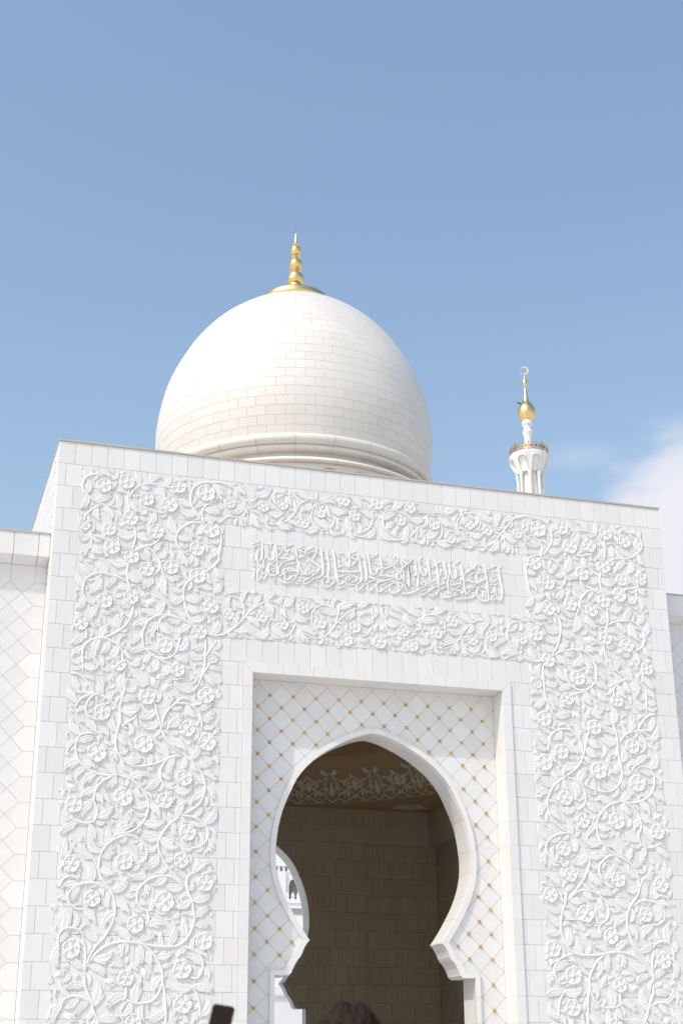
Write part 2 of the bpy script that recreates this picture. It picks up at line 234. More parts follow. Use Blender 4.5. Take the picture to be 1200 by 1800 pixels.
STROKES=[[-3403,14516,-3185,14645],[-3381,14440,-3190,14545],[-3391,14233,-3397,14134,-3348,14068,-3294,14116],[-3236,14405,-3268,14203,-3251,14049,-3139,13877],[-3150,14627,-3126,14388,-3137,14160,-3183,14084,-3219,14137],[-3080,14520,-3043,14353,-3048,14197,-3101,14078,-3098,13881],[-3025,14555,-2988,14359,-2993,14202,-2923,14138,-2827,14176,-2815,14305,-2844,14416],[-3081,14606,-3066,14543],[-3025,14569,-2956,14562],[-2915,14623,-2901,14567,-2853,14630],[-2790,14607,-2760,14382,-2744,14142,-2728,13931,-2740,13789,-2822,13725,-2932,13742,-2968,13851,-2948,13966,-2853,14074,-2772,14182],[-2595,14499,-2635,14380,-2717,14244,-2785,14166],[-2533,14534,-2303,14636],[-2554,14589,-2443,14615],[-2567,14430,-2497,14401],[-2721,14600,-2693,14560,-2637,14580],[-2734,14485,-2692,14453,-2637,14502],[-2565,14288,-2482,14339,-2428,14459,-2372,14464,-2344,14367],[-2317,14556,-2274,14431,-2267,14360],[-2247,14563,-2218,14337,-2189,14112,-2167,13844],[-2703,14217,-2454,14220,-2315,14256,-2232,14335],[-2698,13765,-2700,13920,-2632,14054,-2509,14151,-2342,14210,-2231,14250,-2078,14308,-1995,14388,-1981,14490,-2037,14541,-2121,14475,-2009,14436],[-2563,14060,-2411,14075,-2217,14144],[-2698,13723,-2575,13791,-2548,13906,-2493,13940,-2424,13932,-2382,13979,-2313,13915,-2229,13909],[-2698,13680,-2600,13577,-2462,13562,-2325,13631,-2229,13782,-2201,13855],[-2340,13898,-2465,13886,-2533,13781,-2504,13657,-2408,13666,-2312,13759,-2229,13796],[-2147,14187,-2133,14032,-2076,13895,-2007,13845,-1867,13887],[-2947,13853,-2783,13933],[-2893,13971,-2839,14005,-2797,13981],[-2878,13818,-2782,13855],[-3344,13871,-3328,13718,-3354,13632,-3320,13614],[-3228,13854,-3246,13684,-3231,13588,-3176,13593,-3185,13704],[-3137,13723,-3083,13770,-3028,13733,-3054,13632,-3122,13612,-3136,13681],[-3002,13890,-3008,13777,-2979,13668],[-2661,14150,-2620,14168],[-2563,14018,-2521,13994],[-2438,14016,-2410,13976],[-2272,14046,-2230,14022],[-2862,13637,-2820,13612,-2766,13646],[-2834,13569,-2765,13569],[-2978,13577,-2973,13556],[-2303,13563,-2299,13542],[-2228,13612,-2089,13654],[-2269,13552,-2131,13579],[-2156,14543,-2009,14630],[-3373,13953,-3332,13943,-3305,13959],[-3384,14617,-3329,14595],[-1978,14484,-1768,14613],[-1929,14381,-1838,14477,-1726,14502,-1697,14462,-1767,14297],[-1936,14295,-1795,14194,-1641,14095,-1613,14027,-1669,13936,-1823,13793,-2031,13660],[-2073,13656,-2003,13578,-1906,13616,-1767,13742,-1599,13800,-1515,13894,-1508,14066,-1528,14278,-1556,14534,-1578,14575],[-1415,14548,-1387,14364,-1353,14181,-1346,13996],[-1238,14595,-1203,14382,-1176,14141,-1135,13887,-1094,13678,-1009,13672,-938,13749],[-1346,13981,-1374,13879,-1318,13785,-1192,13797],[-1522,13567,-1529,13736,-1473,13827,-1389,13806,-1361,13710,-1431,13660],[-1522,13581,-1403,13550,-1263,13634,-1178,13798],[-1120,14103,-921,14216],[-913,14253,-878,14170,-807,14177,-798,14509,-832,14607],[-779,14180,-650,14279,-577,14401,-590,14501,-662,14494,-734,14415,-620,14383],[-776,14526,-611,14622],[-1134,14016,-965,14011,-752,14024,-509,14055],[-1121,13832,-809,13990],[-780,14022,-781,13921,-867,13856,-882,13755],[-854,13672,-641,13692,-498,13791],[-832,13759,-753,13881,-667,13918,-597,13867,-626,13779,-782,13750],[-1102,13535,-911,13638],[-1669,14623,-1655,14553],[-1500,14554,-1486,14498],[-1465,14356,-1458,14256],[-1444,14186,-1437,14144],[-1316,14472,-1309,14415],[-1288,14359,-1275,14275],[-1275,14145,-1261,14061],[-1103,14522,-1061,14505,-961,14536],[-1118,14448,-1104,14392,-1047,14398],[-1076,14323,-1063,14224],[-933,14467,-905,14441],[-936,14107,-907,14095],[-608,14196,-580,14127],[-1641,14238,-1599,14214],[-1767,14054,-1725,14030],[-1795,13952,-1725,13945],[-1815,13575,-1813,13554],[-1739,13554,-1736,13533],[-1676,13545,-1673,13525],[-1578,13540,-1575,13520],[-1235,13565,-1232,13544],[-1165,13565,-1162,13544],[-911,13560,-909,13539],[-784,13543,-782,13522],[-685,13560,-682,13539],[-1683,13679,-1627,13713],[-1585,13717,-1571,13633],[-1977,14176,-1907,14169],[-1865,14145,-1851,14046],[-1962,13893,-1949,13966,-1893,13957,-1851,13876,-1976,13821],[-558,14578,-525,14365,-491,14166,-465,13967,-474,13823,-610,13696],[-422,14592,-381,14408,-348,14209,-329,14009,-338,13865,-410,13772],[-300,14604,-259,14391,-227,14177,-193,14036,-121,14015,-49,14079,-33,14167,112,14196,257,14239,374,14308,506,14408,537,14514,495,14582,407,14544,479,14479],[-215,14468,3,14606],[31,14565,72,14395,90,14208,95,14064],[147,14577,289,14416,417,14298,559,14152,629,14043,598,13953,525,13947,498,14031,543,14107,601,14098],[446,14315,607,14389],[618,14522,664,14308,688,14092,683,13889],[947,14554,841,14412,707,14268,602,14127],[825,14367,850,14180,859,13964,826,13787,768,13768,740,13852],[-21,13995,137,14011,339,14001,425,13995,308,13926,135,13866,-10,13810,-69,13704,-42,13578,29,13556,145,13638,291,13752],[60,13716,220,13831],[-294,13926,-180,13908,-109,13886,-210,13819,-311,13753,-313,13624,-256,13558,-184,13607,-97,13716,-24,13823],[-610,13682,-597,13569,-527,13561,-426,13671,-339,13779],[307,13854,365,13888,437,13852,335,13785,283,13722,302,13595,402,13547,547,13618,651,13757,624,13841,538,13847,550,13762,637,13770],[129,13551,274,13636],[-498,13550,-370,13590],[-228,14583,-200,14556],[-156,14604,-142,14562],[-145,14330,-88,14321,-59,14338],[-2,14329,5,14258],[-163,14140,-105,14124],[159,14432,173,14390],[143,14329,200,14306,258,14340],[240,14121,298,14127,341,14117],[336,14610,364,14569],[568,14590,574,14546],[-605,14198,-577,14129],[-448,14242,-434,14157],[-317,14356,-311,14299],[-473,14485,-460,14429],[419,13706,462,13682],[-682,13568,-680,13547],[-121,13549,-119,13528],[972,14565,837,14405,702,14261,628,14181],[829,14390,853,14174,870,13958,836,13782,763,13761,737,13859],[901,14353,881,14133],[1002,14597,1034,14395,1051,14208,1034,14104,961,14097],[1104,14563,1136,14376,1139,14216,1092,14110,1088,13950,1083,13776],[1173,14380,1182,14206,1253,14125,1328,14176,1318,14321],[1370,14619,1401,14402,1416,14185,1440,13983,1498,13960,1558,14009,1545,14051],[1465,14350,1586,14435],[1591,14597,1622,14424,1646,14251,1663,14077,1664,13888,1653,13757],[1738,14567,1632,14484],[1760,14349,1711,14184,1663,14077],[1842,14578,1865,14389,1889,14230,1870,14097,1810,14062],[1973,14502,2004,14329,1962,14179,1928,14058,1927,13826,1944,13668],[2024,14272,2063,14130,2153,14138,2172,14257,2148,14402],[2145,14534,2298,14630],[614,13560,802,13577,963,13635,1155,13754,1274,13823,1291,13911,1219,13933,1159,13884,1246,13863],[1108,13605,1194,13570,1328,13654,1477,13769,1657,13887,1866,13965],[1356,13614,1471,13567,1590,13635,1667,13743,1787,13812,1907,13882],[1709,13689,1793,13567,1941,13580,2091,13667,2153,13745,2211,13706,2301,13758],[1153,13667,1316,13769],[1481,13885,1615,13949],[1997,13919,2146,13948,2297,14035,2302,14152],[2022,13791,2141,13816,2264,13944,2314,14095],[1958,14091,2016,14038,2089,14015],[1958,13669,2049,13735],[607,13552,609,13531],[1034,13570,1037,13549],[1339,13547,1341,13526],[1661,13562,1663,13541],[2116,13553,2118,13532],[1282,14610,1288,14582],[1458,14606,1487,14579],[1485,14498,1498,14456],[1491,14221,1503,14149],[1720,14463,1733,14405],[710,14583,723,14525],[885,14600,899,14558],[1162,14008,1191,13996],[1339,14061,1353,14019],[973,14026,986,13940],[914,13977,924,13819],[1843,13731,1855,13659],[799,14053,813,14011],[1262,14418,1276,14390],[2328,14553,2349,14334,2364,14130,2391,13885,2420,13858,2571,13931,2740,14034,2816,14071,2925,14154,3017,14192],[2489,14481,2565,14503,2546,14398,2422,14283],[2407,14281,2560,14384,2699,14486,2718,14577,2659,14601],[2408,14135,2385,14118,2407,14281],[2539,14235,2632,14303,2739,14372],[2398,14060,2504,14100,2637,14068,2802,14084,2747,14196,2751,14300,2843,14353,2979,14366],[2975,14602,3013,14443,3034,14253,3056,14064,3061,13859,3065,13611],[3074,14471,3353,14617],[3382,14583,3417,14363,3450,14130,3478,13927,3462,13749,3426,13644],[2797,13981,2861,14075,3016,14178],[2742,13727,2811,13603,2943,13556,3064,13596,3126,13646,3184,13607,3292,13661,3366,13638,3425,13614],[2781,13950,2746,13830,2727,13726,2574,13625,2379,13578,2127,13541],[2056,13636,2206,13693,2165,13776,2269,13786,2325,13704,2341,13734,2403,13813,2429,13713,2521,13780,2539,13869,2737,13961],[2839,13912,2916,13963,2974,13924,3018,13899],[2927,13861,2903,13655],[3002,13868,2977,13661],[3095,13935,3185,13929,3211,13843,3132,13778],[3264,14024,3238,13787,3156,13648],[3292,13968,3283,13792,3323,13678],[3144,14028,3221,14065,3280,14041,3343,14091,3386,14051],[3090,14155,3179,14119,3287,14174,3349,14224],[3142,14308,3203,14313,3197,14195],[2778,14583,2884,14593],[2806,14526,2913,14559],[2864,14473,2876,14415],[3080,14598,3139,14574],[3226,14478,3235,14361],[3302,14486,3328,14414],[2901,14284,2913,14227],[2567,14194,2657,14202],[2495,14614,2507,14556],[2749,13553,2751,13532],[3317,13554,3319,13532],[3468,13574,3470,13553],[3349,13900,3388,13787],[2813,13661,2858,13651]]

# ------------------------------------------------------------------ the gate
HW, HT, DP = 8.42, 16.8, 16.8           # half width, height, depth
NI, NX, NZ = 0.64, 3.335, 11.15         # niche depth, half width, top
IN = 1.40                               # inner face of the front wall
gate = thing('gate_building', 'huge white marble gate block with carved floral panels and a keyhole arch', 'gate', (0, 0, 0))
ARCH = [(0,9.945),(.14,9.928),(0.29,9.89),(.52,9.81),(.97,9.60),(1.40,9.33),(1.75,9.03),(2.02,8.69),(2.22,8.28),(2.38,7.885),(2.48,7.49),(2.53,7.114),(2.545,6.856),(2.525,6.55),(2.465,6.27),(2.37,5.99),(2.24,5.71),(2.085,5.44),(1.89,5.13),(1.68,4.84)]
ARCH = [tuple(p) for p in catmull(ARCH, 0.16)]
CORB = [(1.739,4.79),(1.811,4.679),(1.855,4.58),(1.87,4.53),(1.925,4.445),(1.989,4.388),(2.066,4.26),(2.114,4.147),(2.13,4.09),(2.19,4.06),(2.192,4.035),(2.53,4.035)]
CORB_OUT = [(1.905,4.80),(1.965,4.73),(2.01,4.64),(2.03,4.58),(2.065,4.50),(2.12,4.46),(2.19,4.37),(2.25,4.26),(2.28,4.19),(2.31,4.155),(2.33,4.15),(2.65,4.15)]
HALF = ARCH+CORB+[(2.53, -0.05)]
OPENING = [(-x, z) for x, z in reversed(HALF)][:-1]+HALF          # left foot .. apex .. right foot
def arch_outer():
    out = []
    for i, p in enumerate(ARCH):
        a = ARCH[max(0, i-1)]; b = ARCH[min(len(ARCH)-1, i+1)]
        if i == 0: n = (0, 1)
        else:
            t = np.array(b)-np.array(a); t /= np.linalg.norm(t); n = (-t[1], t[0])
            if n[0] < 0 and i < 3: n = (0, 1)
        out.append((p[0]+abs(n[0])*0.135 if n[0] >= 0 else p[0]-n[0]*0.135, p[1]+n[1]*0.135))
    out[-1] = (1.865, 4.875)
    return out
AOUT = arch_outer(); OHALF = AOUT+CORB_OUT+[(2.65, -0.05)]
OUTLINE = [(-x, z) for x, z in reversed(OHALF)][:-1]+OHALF
MID = [((a[0]+b[0])/2, (a[1]+b[1])/2) for a, b in zip(OPENING, OUTLINE)]

b = MB()
for sgn in (-1, 1):
    x0, x1 = sorted((sgn*(HW-0.03), sgn*(NX+0.1))); b.box(x0, x1, 0.026, IN, 0, HT)
b.box(-NX-0.1, NX+0.1, 0.026, IN-0.001, NZ+0.1, HT)
b.build('front_wall', 'grout', gate)
b = MB(); prism(b, [(-NX-.1,0),(NX+.1,0),(NX+.1,NZ+.1),(-NX-.1,NZ+.1)], [OPENING], NI+0.02, IN); b.build('arch_wall', 'trim', gate)
b = MB(); prism(b, [(-HW+.03,0),(HW-.03,0),(HW-.03,HT),(-HW+.03,HT)], [OPENING], DP-IN+0.402, DP-0.64); b.build('back_wall', 'trim', gate)
for sgn in (-1, 1):
    b = MB(); x0, x1 = sorted((sgn*(HW-0.03), sgn*7.36)); b.box(x0, x1, IN, DP-IN+0.02, 0, 15.6); b.build('side_wall', 'tangrout', gate)
    b = MB(); x0, x1 = sorted((sgn*(HW-0.032), sgn*8.0)); b.box(x0, x1, IN, DP, 15.6, HT); b.build('parapet', 'trim', gate)
b = MB(); b.box(-8.39, 8.39, IN, DP-0.64, 15.3, 15.62); b.build('roof', 'roofstone', gate)
# metal flashing along the top edge
for i in range(7):
    wx = (2*HW+0.04)/7; b = MB(); b.box(-HW-0.02+wx*i+.003, -HW-0.02+wx*(i+1)-.003, -0.03, 0.5, HT+0.003, HT+0.045); b.build('coping', 'flash', gate)
b = MB(); b.box(-HW-0.015, HW+0.015, -0.024, 0.49, HT+0.0015, HT+0.040); b.build('coping_bed', 'flash', gate)
for sgn in (-1, 1):
    b = MB(); x0, x1 = sorted((sgn*(HW+0.02), sgn*(HW-0.5))); b.box(x0, x1, 0.503, DP+0.02, HT+0.003, HT+0.045); b.build('coping', 'flash', gate)

# --- facing tiles of the front
TW, TH, JT = 2*HW/41, 0.6, 0.003
cells = []
for k in range(28):
    z1 = HT-TH*k; z0 = z1-TH
    edges = [-HW+i*TW for i in range(42)] if k % 2 == 0 else [-HW]+[-HW+TW/2+i*TW for i in range(41)]+[HW]
    for a, c in zip(edges, edges[1:]):
        parts = [(a, c)]
        if k >= 9:
            parts = []
            if a < -3.566: parts.append((a, min(c, -3.566)))
            if c > 3.566: parts.append((max(a, 3.566), c))
        for a2, c2 in parts:
            if c2-a2 > 0.05: cells.append((a2, c2, z0, z1))
def carved(x, z):
    ax = abs(x); return (4.12 < ax < 7.82 and z < 16.2) or (ax < 4.2 and (14.95 < z < 16.2 or 11.97 < z < 13.28)) or (ax < 3.5 and 13.5 < z < 14.65)
def key(c):
    x, z = (c[0]+c[1])/2, (c[2]+c[3])/2; px, py, d = project((x, 0, z))
    return (0 if py < 1830 else 1, carved(x, z), d)
cells.sort(key=key)
tile_mesh = {}; rest = MB()
for i, (a, c, z0, z1) in enumerate(cells):
    if i < 300:
        w = round(c-a, 3)
        if w not in tile_mesh:
            t = MB(); t.slab(-w/2+JT, w/2-JT, -TH/2+JT, TH/2-JT, 0, 0.03); tile_mesh[w] = t.mesh('facade_tile'); tile_mesh[w].materials.append(M['marble'])
        link('facade_tile', tile_mesh[w], gate, Matrix.Translation(((a+c)/2, 0, (z0+z1)/2)))
    else: rest.slab(a+JT, c-JT, z0+JT, z1-JT, 0, 0.03)
rest.build('facade_tile', 'marble', gate, kind='stuff')
# --- side returns of the block
for sgn in (-1, 1):
    sd = MB()
    for k in range(28):
        z1 = HT-TH*k; ys = [0.034, 0.70]+[0.70+1.0*i+(0.5 if k % 2 else 0) for i in range(1, 17)]
        for y0, y1 in zip(ys, ys[1:]):
            y1 = min(y1, DP)
            if y1-y0 < 0.05: continue
            t = MB(); t.slab(y0+JT, y1-JT, z1-TH+JT, z1-JT, 0, 0.03)
            v = [(sgn*(HW-p[1]), p[0], p[2]) for p in t.v]
            if sgn < 0 and k < 8 and y0 < 7:
                t.v = v; t.build('side_tile', 'marble', gate)
            else: sd.add(v, t.f)
    sd.build('side_tile', 'marble', gate, kind='stuff')
pm = MB(); pm.lathe([(0.0,0.012),(0.016,0.010),(0.02,0.0)], n=8); pin_me = pm.mesh('fixing_pin'); pin_me.materials.append(M['pin'])
for i in range(12):
    link('fixing_pin', pin_me, gate, Matrix.Translation((-HW-0.001, 0.70, 16.5-0.3*i)) @ Matrix.Rotation(-PI/2, 4, 'Y'))

# --- raised frame round the niche, one block per course
FP = 0.045; XO = 3.563; ZO = 11.397
for sgn in (-1, 1):
    for k in range(19):
        z1 = 11.4-0.6*k; z0 = max(z1-0.6, 0.0)
        if k == 0: poly = [(NX, z0+JT), (XO, z0+JT), (XO, ZO-0.004), (NX, NZ-0.004)]
        else: poly = [(NX, z0+JT/2), (XO, z0+JT/2), (XO, z1-JT/2), (NX, z1-JT/2)]
        poly = [(sgn*x, z) for x, z in poly]
        t = MB(); prism(t, poly, [], -FP, NI+0.03); t.build('frame_block', 'trim', gate)
nb = 17
for i in range(nb):
    xa = -NX+2*NX*i/nb; xb = -NX+2*NX*(i+1)/nb; g2 = 0.0022
    poly = [(xa+g2, NZ), (xb-g2, NZ), (xb-g2, ZO), (xa+g2, ZO)]
    if i == 0: poly = [(-NX+.003, NZ), (xb-g2, NZ), (xb-g2, ZO), (-XO+.003, ZO)]
    if i == nb-1: poly = [(xa+g2, NZ), (NX-.003, NZ), (XO-.003, ZO), (xa+g2, ZO)]
    t = MB(); prism(t, poly, [], -FP, NI+0.03); t.build('lintel_block', 'trim', gate)

# --- niche: diamond tiles with gilt studs
LX, LZ, LZ0 = 0.3013, 0.2988, 10.765
b = MB(); b.box(-NX-.09, NX+.09, NI+0.012, NI+0.019, NZ+.02, NZ+.05)
rect = [(-NX+.003, 0.0), (NX-.003, 0.0), (NX-.003, NZ-.003), (-NX+.003, NZ-.003)]
gb = MB(); prism(gb, [(-NX-.05,0),(NX+.05,0),(NX+.05,NZ+.05),(-NX-.05,NZ+.05)], [MID], NI+0.010, NI+0.0195); gb.build('niche_bed', 'nichejoint', gate)
def clip_rect(poly, x0, x1, z0, z1):
    for ax, lim, s in ((0, x0, 1), (0, x1, -1), (1, z0, 1), (1, z1, -1)):
        out = []
        for i in range(len(poly)):
            p, q_ = poly[i-1], poly[i]; dp = s*(p[ax]-lim); dq = s*(q_[ax]-lim)
            if (dp >= 0) != (dq >= 0):
                t = dp/(dp-dq); out.append((p[0]+t*(q_[0]-p[0]), p[1]+t*(q_[1]-p[1])))
            if dq >= 0: out.append(q_)
        poly = out
        if not poly: return []
    return poly
def inset(poly, d):
    c = np.mean(poly, axis=0); n = len(poly); out = []
    for i in range(n):
        a, p, b_ = np.array(poly[i-1]), np.array(poly[i]), np.array(poly[(i+1) % n])
        e1 = p-a; e2 = b_-p; l1 = np.linalg.norm(e1); l2 = np.linalg.norm(e2)
        if l1 < 1e-6 or l2 < 1e-6: continue
        n1 = np.array((-e1[1], e1[0]))/l1; n2 = np.array((-e2[1], e2[0]))/l2
        if np.dot(n1, c-p) < 0: n1 = -n1
        if np.dot(n2, c-p) < 0: n2 = -n2
        m = n1+n2; den = 1+np.dot(n1, n2)
        out.append(tuple(p+m*d/max(den, 0.3)))
    return out
def poly_area(p):
    return abs(sum(p[i-1][0]*p[i][1]-p[i][0]*p[i-1][1] for i in range(len(p))))/2
MIDP = MID
count = 0
for i in range(-12, 13):
    for j in range(-1, 37):
        if (i+j) % 2 != 0: continue            # diamond centred on (i, j) has its corners on the studs around it
        cx_, cz_ = i*LX, LZ0-j*LZ
        d = [(cx_-LX, cz_), (cx_, cz_-LZ), (cx_+LX, cz_), (cx_, cz_+LZ)]
        if j == -1: d = [(cx_-LX, NZ+.1), (cx_-LX, cz_), (cx_, cz_-LZ), (cx_+LX, cz_), (cx_+LX, NZ+.1)]
        d = clip_rect(d, -NX+.002, NX-.002, 0.0, NZ-.002)
        if len(d) < 3 or poly_area(d) < 0.004: continue
        d = inset(d, 0.0035)
        t = MB()
        if prism(t, d, [MIDP], NI, NI+0.0095, back=False):
            t.build('niche_tile', 'marble', gate)
def dist_outline(x, z):
    return min(math.hypot(x-a, z-c) for a, c in OUT_DENSE)
OUT_DENSE = []
for a, c in zip(OUTLINE, OUTLINE[1:]):
    n = max(1, int(math.hypot(c[0]-a[0], c[1]-a[1])/0.04)); OUT_DENSE += [(a[0]+(c[0]-a[0])*k/n, a[1]+(c[1]-a[1])*k/n) for k in range(n)]
def inside(poly, x, z):
    r = False
    for i in range(len(poly)):
        x1, z1 = poly[i-1]; x2, z2 = poly[i]
        if (z1 > z) != (z2 > z) and x < (x2-x1)*(z-z1)/(z2-z1)+x1: r = not r
    return r
sm = MB(); s0, s1 = 0.037, 0.020
sm.add([(-s0,0,-s0),(s0,0,-s0),(s0,0,s0),(-s0,0,s0),(-s0,-.016,-s0),(s0,-.016,-s0),(s0,-.016,s0),(-s0,-.016,s0),(-s1,-.040,-s1),(s1,-.040,-s1),(s1,-.040,s1),(-s1,-.040,s1)],
       [(0,1,5,4),(1,2,6,5),(2,3,7,6),(3,0,4,7),(4,5,9,8),(5,6,10,9),(6,7,11,10),(7,4,8,11),(8,9,10,11)])
stud_me = sm.mesh('gilt_stud'); stud_me.materials.append(M['stud'])
for i in range(-10, 11):
    for j in range(0, 36):
        if (i+j) % 2 == 0: continue
        x, z = i*LX, LZ0-j*LZ
        if z < 0.1 or inside(OUTLINE, x, z) or dist_outline(x, z) < 0.105: continue
        link('gilt_stud', stud_me, gate, Matrix.Translation((x, NI, z)))
# --- arch surround: voussoirs, corbels and jambs
AY = 0.57
def ring_blocks(y0, y1, name):
    n = len(ARCH); step = 4
    for sgn in (-1, 1):
        for s in range(0, n-1, step):
            e = min(s+step, n-1)
            if n-1-e < 2: e = n-1
            inn = ARCH[s:e+1]; out = AOUT[s:e+1]
            poly = [(sgn*x, z) for x, z in inn]+[(sgn*x, z) for x, z in reversed(out)]
            poly = [p for i_, p in enumerate(poly) if i_ == 0 or math.hypot(p[0]-poly[i_-1][0], p[1]-poly[i_-1][1]) > 1e-4]
            t = MB(); prism(t, inset2(poly), [], y0, y1); t.build(name, 'trim', gate)
            if e == n-1: break
        inn = [ARCH[-1]]+CORB; out = [AOUT[-1]]+CORB_OUT
        poly = [(sgn*x, z) for x, z in inn]+[(sgn*x, z) for x, z in reversed(out)]
        t = MB(); prism(t, inset2(poly), [], y0, y1); t.build('corbel', 'trim', gate)
        for k in range(7):
            z1 = (4.035 if k == 0 else 4.2-0.6*k); z0 = max(4.2-0.6*(k+1), 0.0)
            zt = 4.15 if k == 0 else z1
            poly = [(sgn*2.53, z0+.003), (sgn*2.65, z0+.003), (sgn*2.65, zt-.002), (sgn*2.53, (z1 if k else 4.035)-.002)]
            t = MB(); prism(t, poly, [], y0, y1); t.build('jamb_block', 'trim', gate)
def inset2(poly):
    c = np.mean(poly, axis=0); L = max(math.hypot(p[0]-c[0], p[1]-c[1]) for p in poly); f = 1-0.0016/L
    return [(c[0]+(p[0]-c[0])*f, c[1]+(p[1]-c[1])*f) for p in poly]
ring_blocks(AY, NI+0.03, 'voussoir')
ring_blocks(DP-NI-0.03, DP-AY, 'voussoir')
# thin fillet bead on the inner edge of the passage
# lining of the arch soffit, split into blocks by depth
for (ya, yb) in ((NI+0.032, IN+0.01), (DP-IN-0.005, DP-NI-0.032)):
    full = ARCH
    for sgn in (-1, 1):
        n = len(full)
        s = 0
        while s < n-1:
            e = min(s+4, n-1) if s < len(ARCH)-1 else s+1
            if s < len(ARCH)-1: e = min(e, len(ARCH)-1)
            seg = full[s:e+1]; t = MB(); o = []
            th = 0.012
            for i_, p in enumerate(seg):
                a = full[max(0, s+i_-1)]; c = full[min(n-1, s+i_+1)]
                if i_ == 0: a = p
                if i_ == len(seg)-1: c = p
                tv = np.array((c[0]-a[0], c[1]-a[1])); tv = tv/max(1e-6, np.linalg.norm(tv)); nv = (tv[1], -tv[0])
                o.append((p[0]+nv[0]*th, p[1]+nv[1]*th))
            v = []
            for i_, (p, q_) in enumerate(zip(seg, o)):
                k1 = 0.004 if i_ == 0 else (-0.004 if i_ == len(seg)-1 else 0)
                tv = np.array(seg[min(i_+1, len(seg)-1)])-np.array(seg[max(i_-1, 0)]); tv = tv/max(1e-6, np.linalg.norm(tv))*k1
                v += [(sgn*(q_[0]+tv[0]), ya, q_[1]+tv[1]), (sgn*(q_[0]+tv[0]), yb, q_[1]+tv[1]), (sgn*(p[0]+tv[0]), yb, p[1]+tv[1]), (sgn*(p[0]+tv[0]), ya, p[1]+tv[1])]
            f = []
            for i_ in range(len(seg)-1):
                for r_ in range(4): f.append((i_*4+r_, i_*4+(r_+1) % 4, (i_+1)*4+(r_+1) % 4, (i_+1)*4+r_))
            f += [(0, 1, 2, 3), tuple((len(seg)-1)*4+r_ for r_ in (3, 2, 1, 0))]
            t.add(v, f); t.build('soffit_block', 'trim', gate)
            s = e

# ------------------------------------------------------------------ carved ornament
def mp_rel(x, z, ang=0.0, sx=1.0, sh=1.0, y=0.0):
    c, s = math.cos(ang), math.sin(ang)
    return Matrix(((c*sx, -s*sx, 0, x), (0, 0, -sh, y), (s*sx, c*sx, 0, z), (0, 0, 0, 1)))
def flower_mesh(seed, petals=6):
    rnd = random.Random(seed); na = 72
    rho = [0.0, .10, .17, .205, .25, .32, .42, .55, .68, .79, .87, .935, .98, 1.0, 1.0]
    mb = MB(); jig = [rnd.uniform(-.03, .03) for _ in range(petals)]
    for r in rho:
        for a in range(na):
            th = 2*PI*a/na; k = int(round(th/(2*PI/petals))) % petals; dth = (th-k*2*PI/petals+PI) % (2*PI)-PI
            u = abs(dth)/(PI/petals)                      # 0 petal centre .. 1 gap
            R = 1.0+jig[k]-0.13*max(0, u-0.3)**1.5/0.59-0.04*math.exp(-(dth/0.10)**2)
            rr = r*(1 if r < .2 else 1+(R-1)*min(1, (r-.2)/.5))
            if r <= .205: h = 0.040*math.sqrt(max(0, 1-(r/.215)**2))+0.026
            else:
                t = (r-.205)/.795
                dish = 0.030+0.020*math.exp(-((t-.88)/.12)**2)+0.006*t
                gap = max(0, (u-.55)/.45); gap = gap*gap*(3-2*gap)
                h = dish*(1-0.42*gap)+0.022*math.exp(-((t-.22)/.12)**2)*max(0, 1-((1-u)/.35)**2)+0.014*math.exp(-((t-.45)/.2)**2)*math.exp(-(dth/.12)**2)
                h -= 0.012*max(0, (t-.93)/.07)
            mb.v.append((rr*math.cos(th), rr*math.sin(th), h))
    n = len(rho)
    for a in range(na):
        x, y, _ = mb.v[(n-1)*na+a]; mb.v[(n-1)*na+a] = (x, y, -0.004)
    for i in range(n-1):
        for a in range(na):
            c = (a+1) % na; mb.f.append((i*na+a, i*na+c, (i+1)*na+c, (i+1)*na+a))
    me = mb.mesh('flower', True); me.set_sharp_from_angle(angle=math.radians(48)); me.materials.append(M['relief']); return me
FM = [flower_mesh(s) for s in range(5)]
def finger(mb, x, y, ang, L, bend, w, h, flat=0.0, scal=0.0, n=9, z0=0.0, power=0.75):
    pts = []; px, py = x, y
    for i in range(n+1):
        t = i/n; a = ang+bend*t**1.4
        pts.append((px, py, a, t)); px += L/n*math.cos(a); py += L/n*math.sin(a)
    o = len(mb.v)
    OFF = (-1, -.96, -.52, -.06, .06, .52, .96, 1); HH = (-0.1, .78, 1.0, .66, .66, 1.0, .78, -0.1)
    for (cx, cy, a, t) in pts:
        ww = w*L*(0.16*(1-t)+math.sin(PI*min(1, t)**power)**0.85*1.0)*(1+scal*math.cos(2*PI*(3.2*t+.1)))
        ww = max(ww, 0.004 if t < 1 else 0.0015)
        hh = h*(0.75+0.35*t-0.25*t**4)
        for of, hz in zip(OFF, HH):
            mb.v.append((cx-math.sin(a)*of*ww, cy+math.cos(a)*of*ww, (hh*hz+z0) if hz > 0 else -0.004))
    for i in range(n):
        for k in range(7): mb.f.append((o+i*8+k, o+i*8+k+1, o+(i+1)*8+k+1, o+(i+1)*8+k))
    return pts
LEAF = {}
